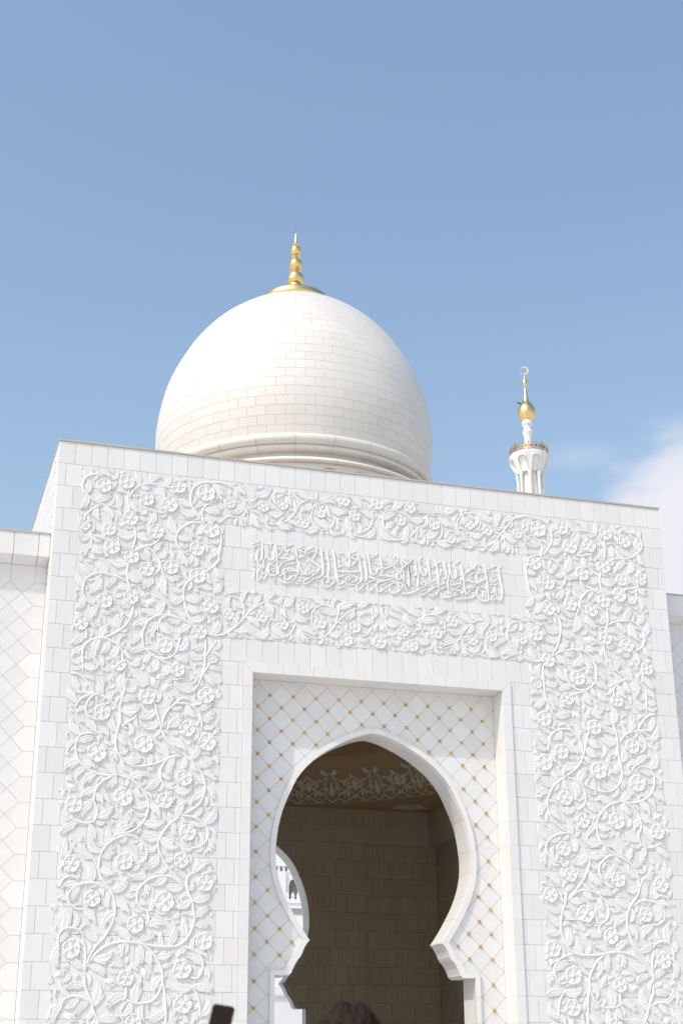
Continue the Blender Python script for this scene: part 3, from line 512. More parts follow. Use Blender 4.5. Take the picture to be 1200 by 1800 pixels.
def leaf_mesh(shape, bi, side):
    keyv = (shape, bi, side)
    if keyv in LEAF: return LEAF[keyv]
    bend = BENDS[bi]; mb = MB(); H = 0.036
    if shape == 'almond': finger(mb, 0, 0, 0, 1, bend*.7, .19, H)
    elif shape == 'acanthus':
        finger(mb, 0, 0, 0, 1, bend, .165, H*1.05, scal=.10)
        finger(mb, .30, bend*.03+0.02*side, side*.85+bend*.2, .40, -side*.9, .24, H*.9, n=6)
        finger(mb, .36, bend*.03-.02*side, -side*.8+bend*.2, .34, side*.8, .24, H*.85, n=6)
    elif shape == 'frond':
        p = finger(mb, 0, 0, 0, 1, bend, .105, H, n=12)
        for q_, ln in ((2, .50), (5, .48), (8, .36)):
            x, y, a, t = p[q_]; finger(mb, x, y, a+side*.70, ln, -side*.95, .20, H*.95, n=6)
    elif shape == 'curl': finger(mb, 0, 0, 0, 1, bend*1.7, .125, H, n=11, power=.85)
    elif shape == 'trefoil':
        finger(mb, 0, 0, 0, 1, bend*.5, .15, H); finger(mb, .12, .02, .85, .6, -.8, .19, H*.9, n=7); finger(mb, .12, -.02, -.85, .6, .8, .19, H*.9, n=7)
    elif shape == 'bud':
        n, m = 8, 10; o = len(mb.v)
        for i in range(n+1):
            t = i/n; w = .24*math.sin(PI*t**.72)**.8+.002
            for k in range(m+1):
                al = PI*k/m; mb.v.append((.2+.8*t, math.cos(al)*w, max(-.004, math.sin(al)*w*.16-.001)))
        for i in range(n):
            for k in range(m): mb.f.append((o+i*(m+1)+k, o+i*(m+1)+k+1, o+(i+1)*(m+1)+k+1, o+(i+1)*(m+1)+k))
        finger(mb, .05, 0, .55, .55, .9, .13, H*.8, n=6); finger(mb, .05, 0, -.55, .55, -.9, .13, H*.8, n=6); finger(mb, -.15, 0, 0, .45, 0, .09, H*.8, n=4)
    # heights are absolute (metres): the mesh is only scaled in its plane
    me = mb.mesh('leaf', True); me.set_sharp_from_angle(angle=math.radians(42)); me.materials.append(M['relief'])
    LEAF[keyv] = (me, mb); return LEAF[keyv]
BENDS = (-1.5, -0.85, 0.85, 1.5)
def leaf_shape_points(shape, bi, side):
    """sample disks (u, v, r) that stand for the leaf in the packing grid, unit length"""
    bend = BENDS[bi]; k = {'almond': .7, 'curl': 1.7, 'trefoil': .5, 'bud': 0}.get(shape, 1.0); ex = []
    x = y = 0.0
    for i in range(10):
        t = i/9; a = bend*k*t**1.4
        w = {'almond': .19, 'acanthus': .26, 'frond': .23, 'curl': .12, 'trefoil': .27, 'bud': .25}[shape]*math.sin(PI*(t*.82+.1))
        if shape == 'frond': ex.append((x-math.sin(a)*side*.12, y+math.cos(a)*side*.12, w*1.1))
        else: ex.append((x, y, w))
        x += math.cos(a)/9; y += math.sin(a)/9
    return ex
def fill(reg, stems, flowers, seed, sizes, gaps):
    rnd = random.Random(seed); x0, x1, z0, z1 = reg; res = 0.022
    nx, nz_ = int((x1-x0)/res)+1, int((z1-z0)/res)+1; occ = np.zeros((nx, nz_), bool)
    gx = x0+np.arange(nx)*res; gz = z0+np.arange(nz_)*res
    def block(x, z, r):
        i0, i1 = max(0, int((x-r-x0)/res)), min(nx, int((x+r-x0)/res)+2); j0, j1 = max(0, int((z-r-z0)/res)), min(nz_, int((z+r-z0)/res)+2)
        return i0, i1, j0, j1
    def stamp(x, z, r):
        i0, i1, j0, j1 = block(x, z, r)
        if i1 <= i0 or j1 <= j0: return
        occ[i0:i1, j0:j1] |= ((gx[i0:i1, None]-x)**2+(gz[None, j0:j1]-z)**2) < r*r
    def hit(x, z, r):
        if x-r*.6 < x0 or x+r*.6 > x1 or z-r*.6 < z0 or z+r*.6 > z1: return 9.0
        i0, i1, j0, j1 = block(x, z, r)
        m = ((gx[i0:i1, None]-x)**2+(gz[None, j0:j1]-z)**2) < r*r
        c = m.sum(); return (occ[i0:i1, j0:j1] & m).sum()/c if c else 0.0
    for x, z, r in flowers: stamp(x, z, r*1.0)
    for p in stems:
        for q_ in p: stamp(q_[0], q_[1], 0.040)
    out = []
    def attempt(x, z, ang, L, shape, bi, side, skip, tol):
        pts = leaf_shape_points(shape, bi, side); c, s = math.cos(ang), math.sin(ang); tot = 0; m = 0
        for i, (u, v, r) in enumerate(pts):
            if i < skip: continue
            h_ = hit(x+L*(u*c-v*s), z+L*(u*s+v*c), max(r*L, .02))
            if h_ > 0.75: return False
            tot += h_; m += 1
        if tot/m > tol: return False
        for u, v, r in pts: stamp(x+L*(u*c-v*s), z+L*(u*s+v*c), max(r*L*1.02+.030, .04))
        out.append((x, z, ang, L, shape, bi, side)); return True
    for L, shapes, tol, stepd in sizes:
        order = []
        for p in stems:
            acc = rnd.uniform(0, stepd)
            for a, c in zip(p, p[1:]):
                acc += math.hypot(c[0]-a[0], c[1]-a[1])
                if acc > stepd: acc = 0; order.append((a[0], a[1], math.atan2(c[1]-a[1], c[0]-a[0])))
        rnd.shuffle(order)
        for (x, z, ta) in order:
            for sd in rnd.sample((-1, 1), 2):
                fwd = rnd.random() < .75
                for tr in range(5):
                    a = ta+(0 if fwd else PI)+sd*(1 if fwd else -1)*rnd.uniform(.35, 1.15)
                    bi = rnd.choice((0, 1, 2, 3)); side = rnd.choice((-1, 1))
                    if attempt(x, z, a, L*rnd.uniform(.85, 1.12), rnd.choice(shapes), bi, side, 2, tol): break
    for L, tries, shapes, tol in gaps:
        for _ in range(tries):
            x, z = rnd.uniform(x0, x1), rnd.uniform(z0, z1)
            i, j = min(nx-1, int((x-x0)/res)), min(nz_-1, int((z-z0)/res))
            if occ[i, j]: continue
            for tr in range(3):
                if attempt(x, z, rnd.uniform(0, 2*PI), L*rnd.uniform(.85, 1.15), rnd.choice(shapes), rnd.randrange(4), rnd.choice((-1, 1)), 0, tol): break
    return out
def stem_mesh(pts, r0, r1, h=0.044):
    n = len(pts); mb = MB(); OFF = (-1, -.93, -.6, 0, .6, .93, 1); HH = (-.1, .42, .84, 1, .84, .42, -.1)
    P = np.array(pts)
    for i in range(n):
        t = i/(n-1); d = P[min(i+1, n-1)]-P[max(i-1, 0)]; d = d/max(1e-6, np.linalg.norm(d)); r = (r0+(r1-r0)*t)*min(1, .35+6*t, .2+9*(1-t))
        for o, hz in zip(OFF, HH): mb.v.append((P[i][0]-d[1]*o*r, -(h*hz*min(1, r/.036+.2) if hz > 0 else -.004), P[i][1]+d[0]*o*r))
    for i in range(n-1):
        for k in range(6): mb.f.append((i*7+k, i*7+k+1, (i+1)*7+k+1, (i+1)*7+k))
    return mb
def triples(a): return [(a[i]/100, a[i+1]/100, a[i+2]/100) for i in range(0, len(a), 3)]
def paths(a, step=0.045): return [catmull([(s[i]/100, s[i+1]/100) for i in range(0, len(s), 2)], step) for s in a]
PF = triples(FLOWERS_PANEL); PS = paths(STEMS_PANEL)
# the panel goes on below the picture: turn its lowest part over
PF += [(x, 5.4-z, r) for x, z, r in PF if 3.35 < z < 4.9]
PS += [[(p[0], 5.4-p[1]) for p in s] for s in PS if all(2.9 < p[1] < 4.95 for p in s)]
BF = triples(FLOWERS_BAND); BS = paths(STEMS_BAND, 0.04)
CF = [(0.0, 16.005, 0.165), (0.0, 12.19, 0.175)]
lv = fill((-7.84, -4.12, 0.5, 16.17), PS, PF, 7,
          [(.50, ('frond', 'acanthus'), .07, .2), (.40, ('frond', 'acanthus', 'curl'), .08, .13), (.32, ('acanthus', 'curl', 'frond', 'curl'), .10, .10), (.24, ('curl', 'almond', 'frond'), .12, .08), (.17, ('curl', 'almond'), .14, .08)],
          [(.40, 900, ('trefoil', 'bud', 'acanthus', 'frond'), .05), (.30, 2600, ('bud', 'trefoil', 'acanthus', 'curl'), .05), (.22, 3600, ('curl', 'almond', 'trefoil', 'bud'), .07), (.15, 4500, ('curl', 'almond', 'trefoil'), .08)])
bl = []
for zr, sd in (((14.96, 16.17), 3), ((11.98, 13.27), 5)):
    st = [s for s in BS if zr[0]-.2 < s[len(s)//2][1] < zr[1]+.2]; fl_ = [f for f in BF+CF if zr[0]-.2 < f[1] < zr[1]+.2]
    bl += fill((-4.05, -0.03, zr[0], zr[1]), st, fl_, sd,
          [(.50, ('frond', 'acanthus'), .08, .16), (.38, ('frond', 'acanthus', 'curl'), .10, .13), (.28, ('acanthus', 'curl', 'frond'), .12, .11), (.19, ('curl', 'almond'), .14, .09)],
          [(.26, 260, ('trefoil', 'bud'), .05), (.17, 700, ('curl', 'almond', 'bud'), .07), (.12, 900, ('curl', 'almond'), .08)])
allf = [(x, z, r) for x, z, r in PF+BF]+[(-x, z, r) for x, z, r in PF+BF]+CF
rnd = random.Random(3)
for x, z, r in allf:
    link('flower', rnd.choice(FM), gate, mp_rel(x, z, rnd.uniform(0, 1.0), r*1.03, 1.08 if r > .17 else .9))
for si, s in enumerate(PS+BS):
    for sgn in (-1, 1):
        pr = [(sgn*p[0], p[1]) for p in s]
        w = 0.036 if si < len(PS) else 0.027
        t = stem_mesh(pr, w, w*.72, 0.040 if w > .035 else .034); o = t.build('stem', 'relief', gate, True)
leaves = []
SH = ('almond', 'acanthus', 'frond', 'curl', 'trefoil', 'bud')
for (x, z, a, L, sh, bi, sd) in lv+bl:
    leaves.append((x, z, a, L, sh, bi, sd)); leaves.append((-x, z, PI-a, L, sh, 3-bi, -sd))
leaves.sort(key=lambda q_: -q_[3]*(1.0 if q_[1] > 2.7 else 0.2)*(1.15 if q_[0] < 0 else 1.0))
lrest = MB()
for i, (x, z, a, L, sh, bi, sd) in enumerate(leaves):
    me, mb = leaf_mesh(sh, bi, sd); hs = min(1.15, .55+L*1.25); mt = mp_rel(x, z, a, L, hs)
    if i < 300: link('leaf', me, gate, mt)
    else:
        A = np.array(mt); V = np.array(mb.v); V = V @ A[:3, :3].T+A[:3, 3]; lrest.add([tuple(p) for p in V], mb.f)
lo = lrest.build('leaf', 'relief', gate, True, kind='stuff'); lo.data.set_sharp_from_angle(angle=math.radians(42))
# --- the inscription
ins = MB()
for s in STROKES:
    pts = [(s[i]/1000, s[i+1]/1000) for i in range(0, len(s), 2)]; ln = sum(math.hypot(b_[0]-a[0], b_[1]-a[1]) for a, b_ in zip(pts, pts[1:]))
    P = np.array(catmull(pts, 0.022)); n = len(P); o = len(ins.v); small = ln < 0.42
    OFF = (-1, -.95, -.55, .55, .95, 1); HH = (-.1, .84, 1, 1, .84, -.1)
    for i in range(n):
        d = P[min(i+1, n-1)]-P[max(i-1, 0)]; d = d/max(1e-6, np.linalg.norm(d)); an = math.atan2(d[1], d[0])
        w = (0.0115+0.017*abs(math.sin(an-0.75))) if not small else 0.016
        if ln < 0.05: w = 0.021
        t = i/(n-1); w *= min(1, .55+5*t*(ln/.3), .35+5*(1-t)*(ln/.3))
        for of, hz in zip(OFF, HH): ins.v.append((P[i][0]-d[1]*of*w, -(0.038*hz*(1 if not small else .8) if hz > 0 else -.004), P[i][1]+d[0]*of*w))
    for i in range(n-1):
        for k in range(5): ins.f.append((o+i*6+k, o+i*6+k+1, o+(i+1)*6+k+1, o+(i+1)*6+k))
    ins.f += [tuple(o+k for k in range(6)), tuple(o+(n-1)*6+k for k in reversed(range(6)))]
# vowel points and small marks that crowd the spaces between the strokes
occ = {}
def put(x, z, r):
    for i in range(int((x-r)/.02)-1, int((x+r)/.02)+2):
        for j in range(int((z-r)/.02)-1, int((z+r)/.02)+2): occ[(i, j)] = 1
for s in STROKES:
    for p in catmull([(s[i]/1000, s[i+1]/1000) for i in range(0, len(s), 2)], 0.02): put(p[0], p[1], .022)
rk = random.Random(21)
XS = [p/1000 for s in STROKES for p in s[0::2]]; xa, xb = min(XS), max(XS)
for _ in range(9000):
    x = rk.uniform(xa, xb); z = rk.uniform(13.53, 14.62); an = rk.choice((.95, 1.0, .5, -.7, 2.2)); L = rk.uniform(.05, .11); c, s_ = math.cos(an), math.sin(an)
    if any((int((x+c*L*t)/.02), int((z+s_*L*t)/.02)) in occ for t in (-.5, -.25, 0, .25, .5)): continue
    for t in (-.5, 0, .5): put(x+c*L*t, z+s_*L*t, .022)
    o = len(ins.v); w = .014
    pr = [(-.5, .35), (-.15, 1), (.2, .9), (.5, .2)]
    for t, k_ in pr:
        for of, hz in ((-1, -.13), (-.75, .8), (.75, .8), (1, -.13)): ins.v.append((x+c*L*t-s_*of*w*k_, -.026*hz, z+s_*L*t+c*of*w*k_))
    for i in range(3):
        for k_ in range(3): ins.f.append((o+i*4+k_, o+i*4+k_+1, o+(i+1)*4+k_+1, o+(i+1)*4+k_))
io = ins.build('inscription', 'relief', gate); io['label'] = 'raised line of Arabic calligraphy carved between the two flower bands'

# ------------------------------------------------------------------ inside the gate
YB = DP-IN                                # face of the far wall
b = MB()
for sgn in (-1, 1):
    pass
BK = 9.53                                 # below this height the corner bays step back
def wall_tiles(x0, x1, z0, z1, y, hole=None, name='wall_tile', lim=300, mapf=None, zoff=10.152, sel=None):
    """tan facing tiles on a plane facing -Y at depth y (mapf turns the plane)"""
    rest_ = MB(); objs = 0; k0 = int(math.floor((z0-zoff)/0.594))-1
    for k in range(k0, 40):
        za, zb = zoff+0.594*k, zoff+0.594*(k+1)
        za, zb = max(za, z0), min(zb, z1)
        if zb-za < 0.03: continue
        off = 0.205 if k % 2 else 0.0; n0 = int(math.floor((x0-off)/0.41))-1
        for i in range(n0, n0+120):
            xa, xb = off+0.41*i, off+0.41*(i+1); xa, xb = max(xa, x0), min(xb, x1)
            if xb-xa < 0.03: continue
            t = MB()
            if hole is not None and abs((xa+xb)/2) < 3.1 and za < 10.2:
                pl = [(xa+.004, za+.004), (xb-.004, za+.004), (xb-.004, zb-.004), (xa+.004, zb-.004)]
                if not prism(t, pl, [hole], y, y+0.02, back=False): continue
            else: t.slab(xa+.004, xb-.004, za+.004, zb-.004, y, 0.02, 0.005)
            if mapf: t.v = [mapf(p) for p in t.v]
            c = t.v[0]; vis = sel(c) if sel else False
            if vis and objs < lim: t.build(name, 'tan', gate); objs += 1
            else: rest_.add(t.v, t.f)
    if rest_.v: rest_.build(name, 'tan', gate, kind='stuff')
def seen(c):
    px, py, d = project(c); return 470 < px < 835 and 1290 < py < 1830
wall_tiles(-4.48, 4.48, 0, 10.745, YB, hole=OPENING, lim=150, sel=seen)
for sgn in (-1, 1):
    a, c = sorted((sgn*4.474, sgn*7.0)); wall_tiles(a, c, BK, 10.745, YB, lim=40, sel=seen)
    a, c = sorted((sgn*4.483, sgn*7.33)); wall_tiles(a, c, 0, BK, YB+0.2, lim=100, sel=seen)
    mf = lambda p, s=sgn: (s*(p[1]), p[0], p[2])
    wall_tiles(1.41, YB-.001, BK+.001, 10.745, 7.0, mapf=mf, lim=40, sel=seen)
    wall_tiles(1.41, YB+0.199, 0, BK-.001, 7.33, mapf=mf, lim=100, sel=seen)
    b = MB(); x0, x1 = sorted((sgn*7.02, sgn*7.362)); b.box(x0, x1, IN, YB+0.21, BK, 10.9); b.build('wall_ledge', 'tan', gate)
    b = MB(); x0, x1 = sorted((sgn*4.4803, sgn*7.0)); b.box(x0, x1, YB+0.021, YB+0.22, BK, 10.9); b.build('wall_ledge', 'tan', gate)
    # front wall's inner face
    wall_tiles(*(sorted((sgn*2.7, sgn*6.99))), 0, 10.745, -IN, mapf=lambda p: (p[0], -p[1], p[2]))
b = MB(); prism(b, [(-4.48,0),(4.48,0),(4.48,10.9),(-4.48,10.9)], [OPENING], YB+0.0205, YB+0.22); b.build('inner_wall', 'tangrout', gate)
b = MB(); prism(b, [(-8.3,0),(8.3,0),(8.3,10.9),(-8.3,10.9)], [OPENING], YB+0.2205, YB+0.4); b.build('inner_wall', 'tangrout', gate)
b = MB(); prism(b, [(-7.35,0),(7.35,0),(7.35,10.9),(-7.35,10.9)], [OPENING], IN-0.002, IN+0.01); b.build('inner_wall', 'tangrout', gate)
# ceiling with a round opening and the small dome above it
CZ = 10.735; RC = 6.72; NSEG = 72
b = MB(); circ = [(RC*math.cos(2*PI*i/NSEG), 8.42+RC*math.sin(2*PI*i/NSEG)) for i in range(NSEG)]
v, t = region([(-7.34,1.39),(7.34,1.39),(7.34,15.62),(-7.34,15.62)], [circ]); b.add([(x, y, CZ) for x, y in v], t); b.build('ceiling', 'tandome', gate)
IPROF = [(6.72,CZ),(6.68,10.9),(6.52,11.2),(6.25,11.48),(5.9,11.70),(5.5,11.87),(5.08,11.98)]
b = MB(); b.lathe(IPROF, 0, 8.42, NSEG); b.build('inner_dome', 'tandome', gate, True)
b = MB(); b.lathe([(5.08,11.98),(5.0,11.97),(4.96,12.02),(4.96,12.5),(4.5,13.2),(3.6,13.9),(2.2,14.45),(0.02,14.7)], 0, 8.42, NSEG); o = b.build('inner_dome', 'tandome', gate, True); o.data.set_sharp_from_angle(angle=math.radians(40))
arc = [0.0]
for a, c in zip(IPROF, IPROF[1:]): arc.append(arc[-1]+math.hypot(c[0]-a[0], c[1]-a[1]))
def dome_pt(s, u, lift):                 # s along the rim, u up the profile
    r = np.interp(u, arc, [p[0] for p in IPROF]); z = np.interp(u, arc, [p[1] for p in IPROF])
    if u < 0: r, z = 6.72+u, CZ
    a = s/6.4; return ((r-lift*.8)*math.cos(a), 8.42+(r-lift*.8)*math.sin(a), z-lift*.6)
NM = 25; UW = 2*PI*6.4/NM
def motif():
    mb = MB(); S = UW
    def stroke(pts, w=.022, close=False):
        P = np.array(catmull(pts, .06)); o = len(mb.v); n = len(P)
        for i in range(n):
            d = P[min(i+1, n-1)]-P[max(i-1, 0)]; d = d/max(1e-6, np.linalg.norm(d))
            for of, l in ((-1, .0), (-.7, .035), (.7, .035), (1, .0)): mb.v.append(dome_pt(P[i][0]-d[1]*of*w, P[i][1]+d[0]*of*w, l))
        for i in range(n-1):
            for k in range(3): mb.f.append((o+i*4+k, o+i*4+k+1, o+(i+1)*4+k+1, o+(i+1)*4+k))
    def blade(x, u, a, L, w):
        o = len(mb.v); n = 6
        for i in range(n+1):
            t = i/n; ww = .82*w*math.sin(PI*(t*.9+.06))**.7; cx, cu = x+L*t*math.cos(a), u+L*t*math.sin(a)
            for of, l in ((-1, 0), (-.8, .03), (0, .05), (.8, .03), (1, 0)): mb.v.append(dome_pt(cx-math.sin(a)*of*ww, cu+math.cos(a)*of*ww, l))
        for i in range(n):
            for k in range(4): mb.f.append((o+i*5+k, o+i*5+k+1, o+(i+1)*5+k+1, o+(i+1)*5+k))
    for sg in (-1, 1):
        stroke([(0, 1.22), (sg*.16, .9), (sg*.24, .55), (sg*.2, .2), (0, .02)])
        stroke([(sg*.24, .55), (sg*.5, .42), (sg*.72, .55), (sg*.82, .8)], .018)
        stroke([(sg*.2, .15), (sg*.5, .05), (sg*.82, .28)], .018)
        stroke([(sg*.12, 1.0), (sg*.4, .78), (sg*.66, .88), (sg*.82, 1.12)], .02)
        stroke([(sg*.62, .3), (sg*.55, .62), (sg*.82, .98)], .018)
        blade(sg*.10, 1.08, PI/2-sg*.7, .34, .12); blade(sg*.28, .3, PI/2-sg*1.2, .26, .06); blade(sg*.45, .62, PI/2-sg*.4, .26, .07); blade(sg*.58, .18, PI/2+sg*.3, .24, .06)
        blade(sg*.34, -.16, PI/2-sg*1.5, .22, .06); blade(sg*.30, .78, PI/2-sg*1.0, .2, .05); blade(sg*.7, .66, PI/2+sg*.9, .2, .05); blade(sg*.16, 1.1, PI/2-sg*.25, .3, .07)
        stroke([(sg*.5, .42), (sg*.42, .2), (sg*.62, .1), (sg*.74, .26), (sg*.64, .4)], .014); stroke([(sg*.1, .3), (sg*.16, .6), (sg*.05, .95)], .013)
        stroke([(0, -.06), (sg*.3, -.02), (sg*.6, -.1), (sg*.82, -.04)], .014)
    blade(0, .22, PI/2, .42, .11); blade(0, .5, PI/2, .3, .07); blade(-.12, .42, PI/2+.5, .24, .06); blade(.12, .42, PI/2-.5, .24, .06)
    blade(.78, .42, PI/2, .42, .14); blade(.66, .5, PI/2+.9, .24, .07); blade(.9, .5, PI/2-.9, .24, .07); blade(.82, .92, PI/2, .2, .09); blade(.82, .1, PI/2, .2, .08)
    return mb
mm = motif().mesh('dome_scroll'); mm.materials.append(M['inlay'])
for i in range(NM):
    link('dome_scroll', mm, gate, Matrix.Translation((0, 8.42, 0)) @ Matrix.Rotation(2*PI*(i+0.35)/NM, 4, 'Z') @ Matrix.Translation((0, -8.42, 0)))
mb = MB()
for a in range(10):
    an = 2*PI*a/10; L = .55 if a % 2 == 0 else .42
    o = len(mb.v); 
    for i in range(6):
        t = i/5; w = .13*math.sin(PI*(t*.9+.07)); c, s = math.cos(an), math.sin(an)
        for of, l in ((-1, 0), (-.8, .03), (.8, .03), (1, 0)): mb.v.append((L*t*c*1.3-s*of*w, L*t*s+c*of*w, -l))
    for i in range(5):
        for k in range(3): mb.f.append((o+i*4+k, o+i*4+k+1, o+(i+1)*4+k+1, o+(i+1)*4+k))
sm2 = mb.mesh('ceiling_star'); sm2.materials.append(M['inlay'])
for sx in (-1, 1):
    for sy in (-1, 1): link('ceiling_star', sm2, gate, Matrix.Translation((sx*5.95, 8.42+sy*6.05, CZ-0.001)))

# ------------------------------------------------------------------ the dome on the gate
DCY = 8.42
dome = thing('onion_dome', 'large white tiled onion dome with gold finial behind the gate parapet', 'dome', (0, DCY, 15.62))
DROOT = Matrix.Translation((0, 0, -15.62))
PROF = [(19.76,4.36),(20.0,4.42),(20.5,4.505),(21,4.555),(21.5,4.555),(22,4.50),(22.5,4.41),(23,4.285),(23.5,4.09),(24,3.84),(24.5,3.555),(25,3.18),(25.5,2.70),(26,2.05),(26.23,1.62),(26.38,1.2),(26.46,0.85)]
PZ = [p[0] for p in PROF]; PR = [p[1] for p in PROF]
zz = np.linspace(PZ[0], PZ[-1], 800)
def smooth_profile():
    pts = catmull([(r, z) for z, r in PROF], 0.02); return np.array(pts)
SPF = smooth_profile(); seg = np.concatenate([[0], np.cumsum(np.hypot(np.diff(SPF[:, 0]), np.diff(SPF[:, 1])))])
def at_arc(s): return (np.interp(s, seg, SPF[:, 0]), np.interp(s, seg, SPF[:, 1]))
core = MB(); core.lathe([(at_arc(s)[0]-0.018, at_arc(s)[1]-15.62) for s in np.linspace(0, seg[-1], 60)], n=96); core.build('dome_shell', 'dgrout', dome, True)
camang = math.atan2(CAM.y-DCY, CAM.x)
dt = []; s = 0.0; row = 0; RH = 0.312
while s < seg[-1]-0.05:
    s2 = min(s+RH, seg[-1]); rm = at_arc((s+s2)/2)[0]
    n = 48 if rm > 3.1 else (36 if rm > 2.2 else (26 if rm > 1.5 else 18))
    for i in range(n): dt.append((row, s, s2, n, i+(0.5 if row % 2 else 0.0)))
    s = s2; row += 1
row_mesh = {}
def dome_tile(row, s, s2, n):
    if row in row_mesh: return row_mesh[row]
    mb = MB(); da = 2*PI/n; rm = at_arc((s+s2)/2)[0]; ga = 0.0021/rm; gs = 0.0021; cf = 0.0035
    o = []
    na, ns = 4, 3
    for layer, (ins_, dr) in enumerate(((0.0, -0.014), (0.0, -0.004), (cf, 0.0))):
        for i in range(na+1):
            for j in range(ns+1):
                a = -da/2+ga+ins_/rm+(da-2*ga-2*ins_/rm)*i/na; ss = s+gs+ins_+(s2-s-2*gs-2*ins_)*j/ns; r, z = at_arc(ss)
                r0, z0 = at_arc(ss-.01); r1, z1 = at_arc(ss+.01); L = math.hypot(r1-r0, z1-z0); nr, nz2 = (z1-z0)/L, -(r1-r0)/L
                mb.v.append(((r+nr*dr)*math.cos(a), (r+nr*dr)*math.sin(a), z+nz2*dr-15.62))
    m = (na+1)*(ns+1); top = 2*m
    idx = lambda i, j: i*(ns+1)+j
    for i in range(na):
        for j in range(ns): mb.f.append((top+idx(i, j), top+idx(i+1, j), top+idx(i+1, j+1), top+idx(i, j+1)))
    border = [idx(i, 0) for i in range(na)]+[idx(na, j) for j in range(ns)]+[idx(i, ns) for i in range(na, 0, -1)]+[idx(0, j) for j in range(ns, 0, -1)]
    for k in range(len(border)):
        p, q_ = border[k], border[(k+1) % len(border)]
        for l in (0, 1): mb.f.append((l*m+p, l*m+q_, (l+1)*m+q_, (l+1)*m+p))
    me = mb.mesh('dome_tile', True); me.set_sharp_from_angle(angle=math.radians(25)); me.materials.append(M['dome']); row_mesh[row] = (me, mb); return row_mesh[row]
def facing(t):
    a = 2*PI*t[4]/t[3]; d = math.cos(a-camang); return d
dt.sort(key=lambda t: -(facing(t)*(1 if at_arc(t[1])[1] > 19.7 else 0)))
drest = MB()
for i, t in enumerate(dt):
    me, mb = dome_tile(*t[:4]); a = 2*PI*t[4]/t[3]; Rm = Matrix.Rotation(a, 4, 'Z')
    if i < 300: link('dome_tile', me, dome, Rm)
    else:
        c, s_ = math.cos(a), math.sin(a); drest.add([(x*c-y*s_, x*s_+y*c, z) for x, y, z in mb.v], mb.f)
do = drest.build('dome_tile', 'dome', dome, True, kind='stuff'); do.data.set_sharp_from_angle(angle=math.radians(25))
def lathe_part(name, prof, mat, parent, n=96, sharp=35, dz=-15.62, kind=None):
    mb = MB(); mb.lathe([(r, z+dz) for r, z in prof], n=n); o = mb.build(name, mat, parent, True, kind); o.data.set_sharp_from_angle(angle=math.radians(sharp)); return o
def ring_segments(name, prof, nseg, gap, mat, off=0.0):
    mb = MB(); ga = gap/4.5; da = 2*PI/nseg; pr = [(r, z-15.62) for r, z in prof]
    mb.lathe(pr, n=6, a0=-da/2+ga, a1=da/2-ga, closed=False)
    me = mb.mesh(name, True); me.set_sharp_from_angle(angle=math.radians(35)); me.materials.append(M[mat])
    for i in range(nseg): link(name, me, dome, Matrix.Rotation(da*(i+off), 4, 'Z'))
tor = [(4.3,19.775)]+[(4.43+0.165*math.cos(a), 19.60+0.165*math.sin(a)) for a in np.linspace(1.45, -1.5, 12)]+[(4.3,19.43)]
ring_segments('ring_moulding', tor, 24, 0.004, 'dome', 0.5)
ring_segments('lower_moulding', [(4.2,19.43),(4.42,19.425),(4.44,19.38),(4.41,19.31),(4.34,19.275),(4.1,19.27)], 24, 0.004, 'dome', 0.5)
ring_segments('neck_band', [(4.12,19.28),(4.12,19.04)], 24, 0.003, 'dome', 0.5)
lathe_part('neck_core', [(4.1,19.4),(4.105,18.7)], 'dgrout', dome)
ring_segments('ledge', [(4.10,19.14),(4.35,19.06),(4.76,18.84),(4.80,18.78),(4.76,18.72),(4.5,18.715)], 24, 0.003, 'dome', 0.5)
lathe_part('drum_core', [(4.45,18.75),(4.45,15.63)], 'dome', dome)
def bay(name, nbay, z0, z1, aw, spring, top, rout, rin, mat, parent, off=0.0, dz=0.0, sub=6, rot=None):
    da = 2*PI/nbay; hw = da/2; arch = [(-aw, z0-.1), (-aw, spring)]
    for k in range(1, 12):
        t = k/12; arch.append((-aw*math.cos(PI*t), spring+(top-spring)*math.sin(PI*t)**0.8))
    arch += [(aw, spring), (aw, z0-.1)]
    lines = [((-hw+da*k/sub, z0), (-hw+da*k/sub, z1)) for k in range(1, sub)]
    v, t = region([(-hw, z0), (hw, z0), (hw, z1), (-hw, z1)], [arch], lines)
    mb = MB(); n = len(v)
    mb.add([(rout(z)*math.cos(a), rout(z)*math.sin(a), z+dz) for a, z in v]+[(rin(z)*math.cos(a), rin(z)*math.sin(a), z+dz) for a, z in v], list(t)+[(a, a+n, b_+n, b_) for a, b_ in rim(t)])
    me = mb.mesh(name); me.materials.append(M[mat])
    for i in range(nbay): link(name, me, parent, Matrix.Rotation(da*(i+off), 4, 'Z') if rot is None else Matrix.Rotation(rot+da*(i+off), 4, 'Z'))
bay('arcade_bay', 30, 16.0, 18.712, 0.078, 18.25, 18.60, lambda z: 4.68, lambda z: 4.45, 'dome', dome, dz=-15.62, sub=3, off=0.3)
fin = lathe_part('finial', [(0.9,26.45),(1.13,26.51),(1.19,26.59),(1.19,26.70),(1.13,26.79),(0.8,26.88),(0.5,27.0),(0.33,27.2),(0.27,27.32),(0.25,27.40)], 'gold', dome, 64)
def ball(name, zc, rr, squash=1.0, neck=None):
    p = [(max(0.012, rr*math.cos(a)), zc+rr*squash*math.sin(a)) for a in np.linspace(-1.2, 1.2, 18)]
    return lathe_part(name, p, 'gold', fin, 40, 60)
ball('finial_ball', 27.66, .295, 1.0); ball('finial_ball', 28.24, .235, 1.0); ball('finial_ball', 28.80, .188, 1.1)
for zc, r in ((27.98, .20), (28.53, .155), (29.04, .118)):
    lathe_part('finial_collar', [(r*.55,zc-.06),(r*.8,zc-.035),(r,zc),(r*.8,zc+.03),(r*.55,zc+.05)], 'gold', fin, 32, 60)
